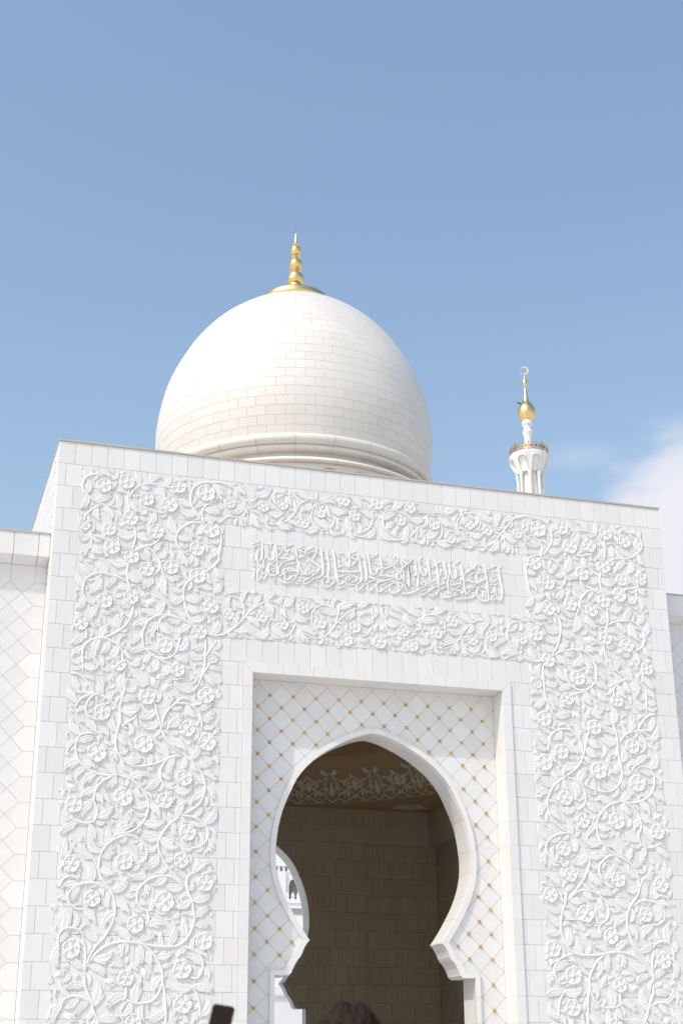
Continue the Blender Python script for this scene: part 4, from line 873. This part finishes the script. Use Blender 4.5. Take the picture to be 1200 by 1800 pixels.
lathe_part('finial_spike', [(.09,29.05),(.05,29.14),(.035,29.3),(.008,29.5)], 'gold', fin, 20)
lathe_part('lightning_rod', [(.010,29.45),(.006,29.85),(.0005,29.86)], 'pin', dome, 8)

# ------------------------------------------------------------------ flanking walls
def flank(sgn, label):
    w = thing('flanking_wall', label, 'wall', (sgn*HW, 0.9, 0))
    X = lambda d: sgn*d                       # local: d metres outward from the gate, y from the wall face
    w['kind'] = 'thing'; L = 26.0; FY = -0.35                      # fascia stands forward
    b = MB(); x0, x1 = sorted((X(0.004), X(L))); b.box(x0, x1, 0.011, 0.6, 0, 13.9); b.build('wall_core', 'grout', w)
    b = MB(); b.box(x0, x1, FY+0.032, 0.6, 13.90, 14.45); b.build('parapet_core', 'grout', w)
    # facing: diamonds 0.6 wide with a plain border next to the gate and under the parapet
    dx0 = 0.275; zt = 13.28; P_ = 0.3; Q_ = 0.3015
    nvis = 0; rest_ = MB(); NB = 45; polys = [[(0, 13.95), (0, zt), (dx0, zt), (dx0, 13.95)]]
    nd = lambda a, c: (dx0+P_*a, zt-Q_*c)
    for k in range(0, int(L/.6)): polys.append([(nd(2*k, 0)[0], 13.95), nd(2*k, 0), nd(2*k+1, 1), nd(2*k+2, 0), (nd(2*k+2, 0)[0], 13.95)])
    for m in range(0, 23): polys.append([(0, nd(0, 2*m)[1]), nd(0, 2*m), nd(1, 2*m+1), nd(0, 2*m+2), (0, nd(0, 2*m+2)[1])])
    for i in range(1, int(L/P_)):
        for j in range(1, NB):
            if (i+j) % 2: polys.append([nd(i-1, j), nd(i, j+1), nd(i+1, j), nd(i, j-1)])
    for d in polys:
        c0, c1 = np.mean(d, axis=0)
        d = clip_rect(d, 0.004, L, 0.0, 13.71)
        if len(d) < 3 or poly_area(d) < .003: continue
        d = inset([(sgn*a, c) for a, c in d], .004); t = MB()
        if not prism(t, d, [], 0, 0.010, back=False): continue
        px, py, dd = project((sgn*(HW+c0), 0.9, c1))
        if -60 < px < 1260 and py < 1840 and nvis < 300: t.build('wall_tile', 'marble', w); nvis += 1
        else: rest_.add(t.v, t.f)
    rest_.build('wall_tile', 'marble', w, kind='stuff')
    jn = [0.004, 0.282]+[0.282+0.605*k for k in range(1, 42)]
    rest_ = MB()
    for k, (a, c) in enumerate(zip(jn, jn[1:])):
        xa, xb = sorted((X(a), X(c))); t = MB(); g_ = .006
        t.add([(xa+g_,FY,13.87),(xb-g_,FY,13.87),(xb-g_,FY,14.455),(xa+g_,FY,14.455),(xa+g_,0.02,13.72),(xb-g_,0.02,13.72),(xb-g_,0.02,14.455),(xa+g_,0.02,14.455)],
              [(0,1,2,3),(0,4,5,1),(1,5,6,2),(2,6,7,3),(3,7,4,0)])
        if k < 6: t.build('parapet_block', 'marble', w)
        else: rest_.add(t.v, t.f)
    rest_.build('parapet_block', 'marble', w, kind='stuff')
    b = MB(); b.box(x0, x1, FY-0.025, 0.62, 14.458, 14.50); b.build('coping', 'flash', w)
    return w
flank(-1, 'white diamond-tiled wall joining the gate at the left edge, in full sun')
flank(1, 'white diamond-tiled wall joining the gate at the right edge, in the gate\'s shade')

# ------------------------------------------------------------------ minaret
MX, MY = 78.843, 157.641
mina = thing('minaret', 'tall white minaret with gold bulb and crescent rising behind the gate', 'minaret', (MX, MY, 0))
mang = math.atan2(CAM.y-MY, CAM.x-MX)
def mpart(name, prof, mat, n=40, sharp=35, parent=None):
    mb = MB(); mb.lathe(prof, n=n); o = mb.build(name, mat, parent or mina, True); o.data.set_sharp_from_angle(angle=math.radians(sharp)); return o
bulb = mpart('gold_bulb', [(0.35,99.6),(.75,99.75),(1.12,100.15),(1.37,100.6),(1.45,101.0),(1.42,101.45),(1.31,101.9),(1.10,102.28),(.80,102.65),(.58,103.0),(.44,103.4),(.36,103.85),(.31,104.2),(.29,104.85),(.20,105.15),(.15,105.4),(.16,105.75),(.30,105.95),(.41,106.25),(.43,106.5),(.36,106.8),(.22,107.1),(.10,107.4),(.045,107.7),(.04,107.95)], 'gold', 48, 80)
# crescent, turned towards the gate
mb = MB(); NS = 40; cz = 108.62
rv = Vector((math.cos(mang+PI/2), math.sin(mang+PI/2), 0)); fv = Vector((math.cos(mang), math.sin(mang), 0))
for i in range(NS+1):
    a = PI+0.12+(2*PI-0.24)*i/NS; ro = .70; ox = .12; ri = .56
    po = (ro*math.cos(a), ro*math.sin(a)); pi_ = (-ox+ri*math.cos(a), ri*math.sin(a))
    if math.hypot(*pi_) > math.hypot(*po)*.97: pi_ = (po[0]*.95, po[1]*.95)
    for p in (po, pi_):
        for yy in (-.06, .06):
            w_ = rv*p[0]*1.0+fv*yy; mb.v.append((w_.x, w_.y, cz+p[1]))
for i in range(NS):
    o = i*4
    for q_ in ((0, 1, 5, 4), (2, 6, 7, 3), (0, 4, 6, 2), (1, 3, 7, 5)): mb.f.append(tuple(o+k for k in q_))
mb.build('crescent', 'gold', mina)
hb = MB(); c = Vector((math.cos(mang-0.62), math.sin(mang-0.62), 0)); sd = Vector((-c.y, c.x, 0))
for (dr, du, dz) in ((-.15,-.17,-.2),(-.15,.17,-.2),(.03,.17,-.2),(.03,-.17,-.2),(-.25,-.17,.2),(-.25,.17,.2),(-.07,.17,.2),(-.07,-.17,.2)):
    p = c*(.80+dr)+sd*du; hb.v.append((p.x, p.y, 102.72+dz))
hb.f += [(0,1,2,3),(4,7,6,5),(0,4,5,1),(1,5,6,2),(2,6,7,3),(3,7,4,0)]; hb.build('hatch', 'hatch', bulb)
mpart('neck', [(0.70,99.75),(.72,99.6),(.93,99.2),(.95,99.08),(.86,98.95),(.62,98.6),(.60,98.2),(.80,97.75),(.90,97.62),(.86,97.5),(.66,97.0),(.60,96.5),(.62,96.0),(.74,95.3),(.8,94.0),(.8,93.0)], 'trim', 40, 50)
mpart('balcony_floor', [(0.5,93.60),(2.95,93.60),(3.05,93.52),(3.10,93.40),(3.08,93.2),(3.0,93.12)], 'trim', 48)
rout = lambda z: float(np.interp(z, [90.35, 90.7, 91.6, 92.3, 92.85, 93.12], [2.10, 2.25, 2.75, 3.05, 3.17, 3.16]))
bay('corbel_bay', 8, 90.35, 93.12, 0.25, 91.9, 92.75, rout, lambda z: rout(z)-0.45, 'trim', mina, off=0.5, sub=8, rot=mang)
mpart('corbel_core', [(2.02,90.36),(2.0,90.7),(2.35,91.6),(2.62,92.3),(2.74,92.85),(2.72,93.1)], 'trim', 48)
mpart('corbel_soffit', [(0.8,90.37),(2.08,90.37)], 'trim', 48)
mpart('shaft', [(1.52,90.4),(1.52,70.0),(1.6,70.0),(2.4,68.0),(2.4,45.0),(3.2,43.0),(3.2,20.0),(4.0,18.0),(4.0,0.0)], 'trim', 40)
cm = MB(); cm.lathe([(.30,90.36),(.36,90.3),(.36,90.15),(.29,89.55),(.25,89.5),(.25,89.38),(.235,89.3),(.235,72.0)], n=16); cmm = cm.mesh('column', True); cmm.set_sharp_from_angle(angle=math.radians(35)); cmm.materials.append(M['trim'])
for i in range(8):
    a = mang+2*PI*i/8; link('column', cmm, mina, Matrix.Translation((1.92*math.cos(a), 1.92*math.sin(a), 0)))
pm_ = MB(); pm_.box(-.075, .075, -.075, .075, 93.55, 94.85); pm_.add([(-.075,-.075,94.85),(.075,-.075,94.85),(.075,.075,94.85),(-.075,.075,94.85),(0,0,95.25)], [(0,1,4),(1,2,4),(2,3,4),(3,0,4)])
pmm = pm_.mesh('railing_post'); pmm.materials.append(M['bronze'])
for i in range(8):
    a = mang+2*PI*i/8; link('railing_post', pmm, mina, Matrix.Translation((2.98*math.cos(a), 2.98*math.sin(a), 0)) @ Matrix.Rotation(a, 4, 'Z'))
for zc in (94.72, 93.68): mpart('rail', [(2.95,zc),(2.99,zc+.045),(3.03,zc),(2.99,zc-.045),(2.95,zc)], 'bronze', 48)
rb = MB()
for i in range(72):
    a = mang+2*PI*i/72; c, s_ = math.cos(a), math.sin(a)
    if i % 9 and i % 3 == 0: w_ = .03
    elif i % 3: w_ = .012
    else: continue
    rb.add([((2.98+q_)*c-d*s_, (2.98+q_)*s_+d*c, z) for q_ in (-.02, .02) for d, z in ((-w_, 93.7), (w_, 93.7), (w_, 94.7), (-w_, 94.7))], [(0, 1, 2, 3), (7, 6, 5, 4), (0, 3, 7, 4), (1, 5, 6, 2)])
rb.build('railing_bars', 'bronze', mina)
rb = MB()
for i in range(24):
    a = mang+2*PI*(i+.5)/24; c, s_ = math.cos(a), math.sin(a); t = MB()
    for k in range(6):
        an = PI*k/6+PI/12; ca, sa = math.cos(an), math.sin(an); L = .30; w = .035
        for y in (0,):
            t.add([((2.98)*c-(u*ca-v*sa)*s_, 2.98*s_+(u*ca-v*sa)*c, 94.2+u*sa+v*ca) for u, v in ((-L, 0), (-L*.5, -w*1.7), (0, -w*.6), (L*.5, -w*1.7), (L, 0), (L*.5, w*1.7), (0, w*.6), (-L*.5, w*1.7))], [(0, 1, 2, 3, 4, 5, 6, 7)])
    o = t.build('railing_star', 'bronze', mina); md = o.modifiers.new('thickness', 'SOLIDIFY'); md.thickness = .04

# bird on the bulb
bd = MB(); bx = Vector((MX, MY, 0))+Vector((math.cos(mang-1.05), math.sin(mang-1.05), 0))*1.12+Vector((0, 0, 102.42))
left = Vector((math.cos(mang-1.35), math.sin(mang-1.35), 0))
axd = (left*0.95+Vector((0, 0, .18))).normalized(); sdv = axd.cross(Vector((0, 0, 1))).normalized(); upv = sdv.cross(axd)
prof = [(-.34,.012,.02),(-.22,.05,.01),(-.12,.10,0),(0,.13,0),(.12,.12,.02),(.2,.08,.06),(.25,.06,.10),(.30,.07,.13),(.35,.05,.13),(.38,.015,.12),(.44,.004,.11)]
for (u, r, lift) in prof:
    for k in range(10):
        a = 2*PI*k/10; p = axd*u*1.15+sdv*(r*1.1*math.cos(a))+upv*(r*math.sin(a)+lift); bd.v.append(tuple(p))
for i in range(len(prof)-1):
    for k in range(10): bd.f.append((i*10+k, i*10+(k+1) % 10, (i+1)*10+(k+1) % 10, (i+1)*10+k))
bird = thing('bird', 'small dark bird perched on the gold bulb of the minaret', 'bird', tuple(bx+axd*.12+Vector((0, 0, .16))))
bd.build('body', 'feather', bird, True)
for s_ in (-1, 1):
    wb = MB(); wb.v = [tuple(axd*u+sdv*(s_*w)+upv*h) for u, w, h in ((.15, .13, .05), (-.1, .155, .04), (-.36, .06, .06), (-.1, .10, .11), (.12, .09, .11))]; wb.f = [(0, 1, 2, 3, 4)]
    o = wb.build('wing', 'feather', bird); md = o.modifiers.new('t', 'SOLIDIFY'); md.thickness = .02
    lb = MB(); lb.lathe([(.012, -.22), (.012, -.05)], n=6); o = lb.build('leg', 'feather', bird); o.location = tuple(sdv*(s_*.05))

# ------------------------------------------------------------------ buildings beyond the passage
def far_hall():
    f = 294.1/154.1; Y = 260.0; tx = lambda x: -11.59+(x+11.59)*f; tz = lambda z: 1.6+(z-1.6)*f
    h = thing('prayer_hall', 'distant white prayer hall with lattice window seen through the gate passage', 'building', (tx(30), Y, 0))
    X = lambda x: tx(x)-tx(30); Zt = tz(25.6)
    wins = [(-9, 0), (-6.6, 0), (-4.2, 0), (-1.8, 0), (0.6, 0), (3.0, 0), (5.4, 0), (7.8, 0), (10.2, 0)]
    holes = []
    def ptd(cx, w, z0, zs, zt):
        pts = [(cx-w, z0), (cx-w, zs)]+[(cx-w+w*(1-math.cos(PI/2*t)), zs+(zt-zs)*math.sin(PI/2*t)) for t in (.25, .5, .75)]+[(cx, zt)]
        return pts+[(2*cx-x, z) for x, z in reversed(pts[:-1])]
    xs = [X(30.62)+(X(31.05)-X(30))*4.2*k for k in range(-4, 5)]
    for x in xs: holes.append(ptd(x, .95, tz(18.0), tz(21.5), tz(22.27)))
    small = [X(29.81)+(X(29.81)-X(29.27))*k for k in range(-18, 30)]
    for x in small: holes.append(ptd(x, .30, tz(23.06), tz(23.4), tz(23.58)))
    b = MB(); prism(b, [(-26, 0), (28, 0), (28, Zt), (-26, Zt)], holes, 0, 1.2); b.build('wall', 'hall', h)
    for k, x in enumerate(xs):
        b = MB(); prism(b, ptd(x, .95, tz(18.0), tz(21.5), tz(22.27)), [], .62, .7); w = b.build('window', 'glassdark', h)
        t = MB()
        for i in range(7):
            for j in range(18):
                cx, cz = x-.95+.1+i*.29, tz(18.0)+.2+j*.45
                for dx, dz in ((.14, .22), (.14, -.22)):
                    w_ = .022; L = math.hypot(dx, dz); nx_, nz__ = -dz/L*w_, dx/L*w_
                    if inside(holes[k], cx+dx, cz+dz) and inside(holes[k], cx-dx, cz-dz):
                        t.add([(cx-dx+nx_, .5, cz-dz+nz__), (cx+dx+nx_, .5, cz+dz+nz__), (cx+dx-nx_, .5, cz+dz-nz__), (cx-dx-nx_, .5, cz-dz-nz__)], [(0, 1, 2, 3)])
        o = t.build('lattice', 'lattice', w); md = o.modifiers.new('t', 'SOLIDIFY'); md.thickness = .08
    for x in small:
        b = MB(); b.box(x-.3, x+.3, .8, .9, tz(23.06), tz(23.58)); b.build('vent', 'beige', h)
    b = MB(); b.box(-26, 28, -.18, -.002, tz(23.62), tz(23.70)); b.build('string_course', 'hall', h)
    b = MB(); b.box(-26, 28, -.14, -.002, tz(22.93), tz(23.0)); b.build('string_course', 'hall', h)
    b = MB(); b.box(-26, X(29.69), -.55, -.004, 0, tz(22.93)); b.build('pier', 'hall', h)
    b = MB(); b.box(-26, 28, -.4, 1.6, Zt, Zt+.8); b.build('cornice', 'hall', h)
def cresting(par, x0, x1, y, z, unit, hgt, mat):
    n = int((x1-x0)/unit); pts = [(-.5,0),(.5,0),(.5,.12),(.38,.3),(.2,.4),(.30,.55),(.26,.72),(.12,.85),(0,1.0),(-.12,.85),(-.26,.72),(-.30,.55),(-.2,.4),(-.38,.3),(-.5,.12)]
    hole = [(0,.62),(.09,.5),(0,.36),(-.09,.5)]
    b = MB(); prism(b, [(p[0]*unit*.98, p[1]*hgt) for p in pts], [[(p[0]*unit, p[1]*hgt) for p in hole]], 0, unit*.25); me = b.mesh('cresting_leaf'); me.materials.append(M[mat])
    for i in range(n): link('cresting_leaf', me, par, Matrix.Translation((x0+(i+.5)*unit, y, z)))
def arcade():
    f = 184.1/109.1; tx = lambda x: -11.59+(x+11.59)*f; tz = lambda z: 1.6+(z-1.6)*f; Y = 150.0
    a = thing('courtyard_arcade', 'white arcade with leaf cresting in front of the distant hall, seen through the passage', 'arcade', (tx(18.3), Y, 0))
    b = MB(); b.box(-14, 14, 0, 5, 0, tz(13.62)); b.build('wall', 'hall', a)
    b = MB(); b.box(-14, 14, -.05, 5, tz(13.62)+.002, tz(14.07)); b.build('shade_band', 'beige', a)  # shadow under the fascia, painted as a beige strip
    b = MB(); b.box(-14, 14, -.35, 5, tz(14.07)+.002, tz(14.45)); b.build('fascia', 'hall', a)
    b = MB(); b.box(-14, 14, -.5, 5, tz(14.45)+.002, tz(14.53)); b.build('cornice', 'hall', a)
    cresting(a, -14, 14, -.3, tz(14.53)+.003, .71, (tz(15.27)-tz(14.53)), 'hall')
far_hall(); arcade()
lw = thing('courtyard_wall', 'low white wall with carved frieze beyond the passage, lower left of the opening', 'wall', (8.0, 40.0, 0))
lw['kind'] = 'thing'
b = MB(); b.box(-9, 6, 0, .6, 0, 5.82); b.build('wall', 'hall', lw)
b = MB(); b.box(-9, 6, -.12, .7, 5.823, 6.08); b.build('cornice', 'hall', lw)
cresting(lw, -9, 6, 0, 6.085, .42, .62, 'hall')

# ------------------------------------------------------------------ person and phone
def skin_body(verts, edges, radii, name, mat, parent, sub=2):
    me = bpy.data.meshes.new(name); me.from_pydata(verts, edges, []); o = link(name, me, parent)
    sk = o.modifiers.new('skin', 'SKIN'); sk.use_smooth_shade = True
    for i, r in enumerate(radii): me.skin_vertices[0].data[i].radius = r if isinstance(r, tuple) else (r, r)
    me.skin_vertices[0].data[0].use_root = True
    sb = o.modifiers.new('sub', 'SUBSURF'); sb.levels = sub; sb.render_levels = sub
    me.materials.append(M[mat] if isinstance(mat, str) else mat); return o
PX, PY = -10.385, -30.29
per = thing('person', 'brown-haired person seen from behind at the bottom, in pale shirt, holding up a phone', 'person', (PX, PY, 0))
per.rotation_euler.z = -0.10
HG = 1.80; k = HG/1.82
# body faces +Y (towards the gate); one continuous surface
V = [(0,0,.97),(0,0,1.10),(0,.0,1.28),(0,-.01,1.44),(0,.0,1.52),(0,.015,1.60),          # 0 pelvis,1,2 chest,3 upper chest,4 neck,5 skull base
     (-.10,0,.90),(-.115,.01,.50),(-.12,-.02,.10),(-.125,.12,.035),                         # left leg 6-9
     (.10,0,.90),(.115,.01,.50),(.12,-.02,.10),(.125,.12,.035),                             # right leg 10-13
     (-.19,0,1.43),(-.30,.10,1.24),(-.262,.315,1.49),(-.265,.345,1.545),                    # left arm 14-17
     (.19,0,1.43),(.25,-.02,1.15),(.235,.10,.92),(.23,.13,.86)]                             # right arm 18-21
V = [(x, y, z*k) for x, y, z in V]
E_ = [(0,1),(1,2),(2,3),(3,4),(4,5),(0,6),(6,7),(7,8),(8,9),(0,10),(10,11),(11,12),(12,13),(3,14),(14,15),(15,16),(16,17),(3,18),(18,19),(19,20),(20,21)]
Rr = [(.15,.11),(.135,.10),(.16,.115),(.13,.10),.058,.055,(.09,.09),.058,.042,.036,(.09,.09),.058,.042,.036,.062,.042,.03,.026,.062,.042,.03,.026]
skin_body(V, E_, Rr, 'body', 'skin', per)
# clothes: a shirt and trousers drawn over the same skeleton
SVi = [1,2,3,14,15,18,19]; mpv = {1:0,2:1,3:2,14:3,15:4,18:5,19:6}
sv = [V[i] for i in SVi]+[(V[15][0]*.6+V[16][0]*.4, V[15][1]*.6+V[16][1]*.4, V[15][2]*.6+V[16][2]*.4), (V[19][0]*.6+V[20][0]*.4, V[19][1]*.6+V[20][1]*.4, V[19][2]*.6+V[20][2]*.4), (0,0,.93*k)]
skin_body(sv, [(0,1),(1,2),(2,3),(3,4),(2,5),(5,6),(4,7),(6,8),(0,9)], [(.155,.12),(.18,.135),(.15,.118),.08,.062,.08,.062,.056,.056,(.172,.13)], 'shirt', 'shirt', per)
tv = [V[0],V[6],V[7],V[8],V[10],V[11],V[12]]
skin_body(tv, [(0,1),(1,2),(2,3),(0,4),(4,5),(5,6)], [(.168,.125),(.112,.11),.08,.07,(.112,.11),.08,.07], 'trousers', 'trousers', per)
# head with a face towards the gate
hd = MB(); NU, NV = 28, 20; hc = Vector((0.0, .022, 1.692*k))
for i in range(NV+1):
    ph = PI*i/NV
    for j in range(NU):
        th = 2*PI*j/NU; x = math.sin(ph)*math.cos(th); y = math.sin(ph)*math.sin(th); z = math.cos(ph)
        rx, ry, rz = .074, .094, .115
        if z < -.2: rx *= 1-.30*(-z-.2); ry *= 1-.12*(-z-.2)
        px_, py_, pz_ = x*rx, y*ry, z*rz
        if y > .2:
            fx = abs(px_)
            py_ += .026*math.exp(-(fx/.013)**2)*math.exp(-((pz_+.022)/.020)**2)          # nose
            py_ -= .012*math.exp(-((fx-.031)/.014)**2)*math.exp(-((pz_-.008)/.013)**2)   # eye sockets
            py_ += .007*math.exp(-(fx/.022)**2)*math.exp(-((pz_+.057)/.008)**2)          # lips
            py_ += .008*math.exp(-(fx/.02)**2)*math.exp(-((pz_+.098)/.014)**2)           # chin
        hd.v.append((hc.x+px_, hc.y+py_, hc.z+pz_))
for i in range(NV):
    for j in range(NU): hd.f.append((i*NU+j, i*NU+(j+1) % NU, (i+1)*NU+(j+1) % NU, (i+1)*NU+j))
head = hd.build('head', 'skin', per, True)
M['eye'] = material('eye', (.05, .035, .03), .2)
for s_ in (-1, 1):
    e = MB(); e.lathe([(.0005,.011),(.007,.008),(.011,0),(.007,-.008),(.0005,-.011)], n=12); o = e.build('eye', 'eye', head, True); o.location = (s_*.031, hc.y+.080, hc.z+.008)
    e = MB(); e.lathe([(.001,.010),(.02,.008),(.028,0),(.02,-.006),(.001,-.006)], n=14); e.v = [(p[2], p[0]*.62, p[1]*1.05) for p in e.v]; o = e.build('ear', 'skin', head, True); o.location = (s_*.077, hc.y-.006, hc.z-.008)
# hair: a cap with many loose locks combed from the crown
hr = MB(); rh = random.Random(11); crown = Vector((.012, -.035, 1))
for i in range(NV+1):
    ph = PI*i/NV*.62
    for j in range(NU):
        th = 2*PI*j/NU; front = math.sin(th); lim = 1.0-.30*max(0, front)
        p2 = ph*lim; x = math.sin(p2)*math.cos(th); y = math.sin(p2)*math.sin(th); z = math.cos(p2); f_ = 1+.03*math.sin(9*th+4*ph)
        hr.v.append((hc.x+x*.084*f_, hc.y+y*.103*f_-.002, hc.z+z*.124*f_))
for i in range(NV):
    for j in range(NU): hr.f.append((i*NU+j, i*NU+(j+1) % NU, (i+1)*NU+(j+1) % NU, (i+1)*NU+j))
for _ in range(900):
    th = rh.uniform(0, 2*PI); p0 = rh.uniform(0.02, 1.15)*(1-.28*max(0, math.sin(th))); ln = rh.uniform(.35, .75); cu = rh.uniform(-.5, .5); lift = rh.uniform(.002, .014); w = rh.uniform(.0018, .0045)
    o = len(hr.v); n = 6
    for i in range(n+1):
        t = i/n; p2 = p0+ln*t; a = th+cu*t; rr = 1+lift*8*math.sin(PI*min(1, t*.9+.05)); x = math.sin(p2)*math.cos(a); y = math.sin(p2)*math.sin(a); z = math.cos(p2)
        c = Vector((hc.x+x*.085*rr, hc.y+y*.104*rr-.002, hc.z+z*.125*rr)); tn = Vector((-math.sin(a), math.cos(a), 0))*w*(1-t*.8)
        n_ = Vector((x, y, z))*w*.8
        hr.v += [tuple(c-tn), tuple(c+n_), tuple(c+tn)]
    for i in range(n):
        for q_ in (0, 1): hr.f.append((o+i*3+q_, o+i*3+q_+1, o+(i+1)*3+q_+1, o+(i+1)*3+q_))
hr.build('hair', 'hair', per, True)
# phone: held upright in the left hand, tilted a little
pw, phh, pt = .074, .150, .008
ph = thing('phone', 'black smartphone held up at the bottom left of the arch', 'phone', (-10.653, -29.905, 1.742))
ph.rotation_euler = (math.radians(-10), math.radians(8.5), math.radians(-52))
def rounded(w, h, r, n=5):
    pts = []
    for cx, cz, a0 in ((w/2-r, h/2-r, 0), (-w/2+r, h/2-r, PI/2), (-w/2+r, -h/2+r, PI), (w/2-r, -h/2+r, 1.5*PI)):
        pts += [(cx+r*math.cos(a0+PI/2*i/n), cz+r*math.sin(a0+PI/2*i/n)) for i in range(n+1)]
    return pts
b = MB(); prism(b, rounded(pw, phh, .010), [], -pt/2, pt/2); b.build('case', 'phone', ph)
b = MB(); prism(b, rounded(pw-.006, phh-.006, .008), [], -pt/2-.0006, -pt/2+.001); b.build('screen', 'screen', ph)
b = MB(); prism(b, rounded(.024, .034, .006), [], pt/2-.001, pt/2+.002); o = b.build('camera_bump', 'phone', ph); o.location = (.020, 0, .050)
# left hand: palm and five fingers closing on the phone's lower half
hm = Matrix.Rotation(-per.rotation_euler.z, 4, 'Z') @ Matrix.Translation((-PX, -PY, 0)) @ ph.matrix_basis.copy()
ph_m = Matrix.Translation(ph.location) @ ph.rotation_euler.to_matrix().to_4x4()
perm = Matrix.Translation((PX, PY, 0)) @ per.rotation_euler.to_matrix().to_4x4()
toP = perm.inverted() @ ph_m
wrist = Vector(V[17])
def loc(x, y, z): return tuple(toP @ Vector((x, y, z)))
hv = [tuple(wrist), loc(-.012, .024, -.078), loc(.006, .022, -.045)]
he = [(0, 1), (1, 2)]; hrad = [.026, (.034, .016), (.032, .013)]
for q_, (z0, ln) in enumerate(((-.020, 1.0), (-.038, 1.05), (-.056, 1.0), (-.072, .85))):
    i0 = len(hv); hv += [loc(.020, .020, z0), loc(.042, .014, z0+.004), loc(.047, -.004, z0+.006), loc(.036*ln, -.013, z0+.007)]
    he += [(2 if q_ < 2 else 1, i0), (i0, i0+1), (i0+1, i0+2), (i0+2, i0+3)]; hrad += [.010, .0092, .0085, .0072]
i0 = len(hv); hv += [loc(-.034, .018, -.062), loc(-.046, .004, -.040), loc(-.040, -.012, -.014)]; he += [(1, i0), (i0, i0+1), (i0+1, i0+2)]; hrad += [.013, .011, .009]
skin_body(hv, he, hrad, 'hand', 'skin', per)
i0 = 0; w2 = Vector(V[21])
hv = [tuple(w2), tuple(w2+Vector((0, .02, -.06)))]; he = [(0, 1)]; hrad = [.026, (.034, .016)]
for q_, dx in enumerate((-.024, -.008, .008, .024)):
    i0 = len(hv); hv += [tuple(w2+Vector((dx, .03, -.09))), tuple(w2+Vector((dx*1.05, .042, -.125))), tuple(w2+Vector((dx, .036, -.152+.006*abs(q_-1))))]; he += [(1, i0), (i0, i0+1), (i0+1, i0+2)]; hrad += [.010, .009, .0075]
i0 = len(hv); hv += [tuple(w2+Vector((-.034, .03, -.055))), tuple(w2+Vector((-.042, .05, -.088)))]; he += [(1, i0), (i0, i0+1)]; hrad += [.012, .009]
skin_body(hv, he, hrad, 'hand', 'skin', per)
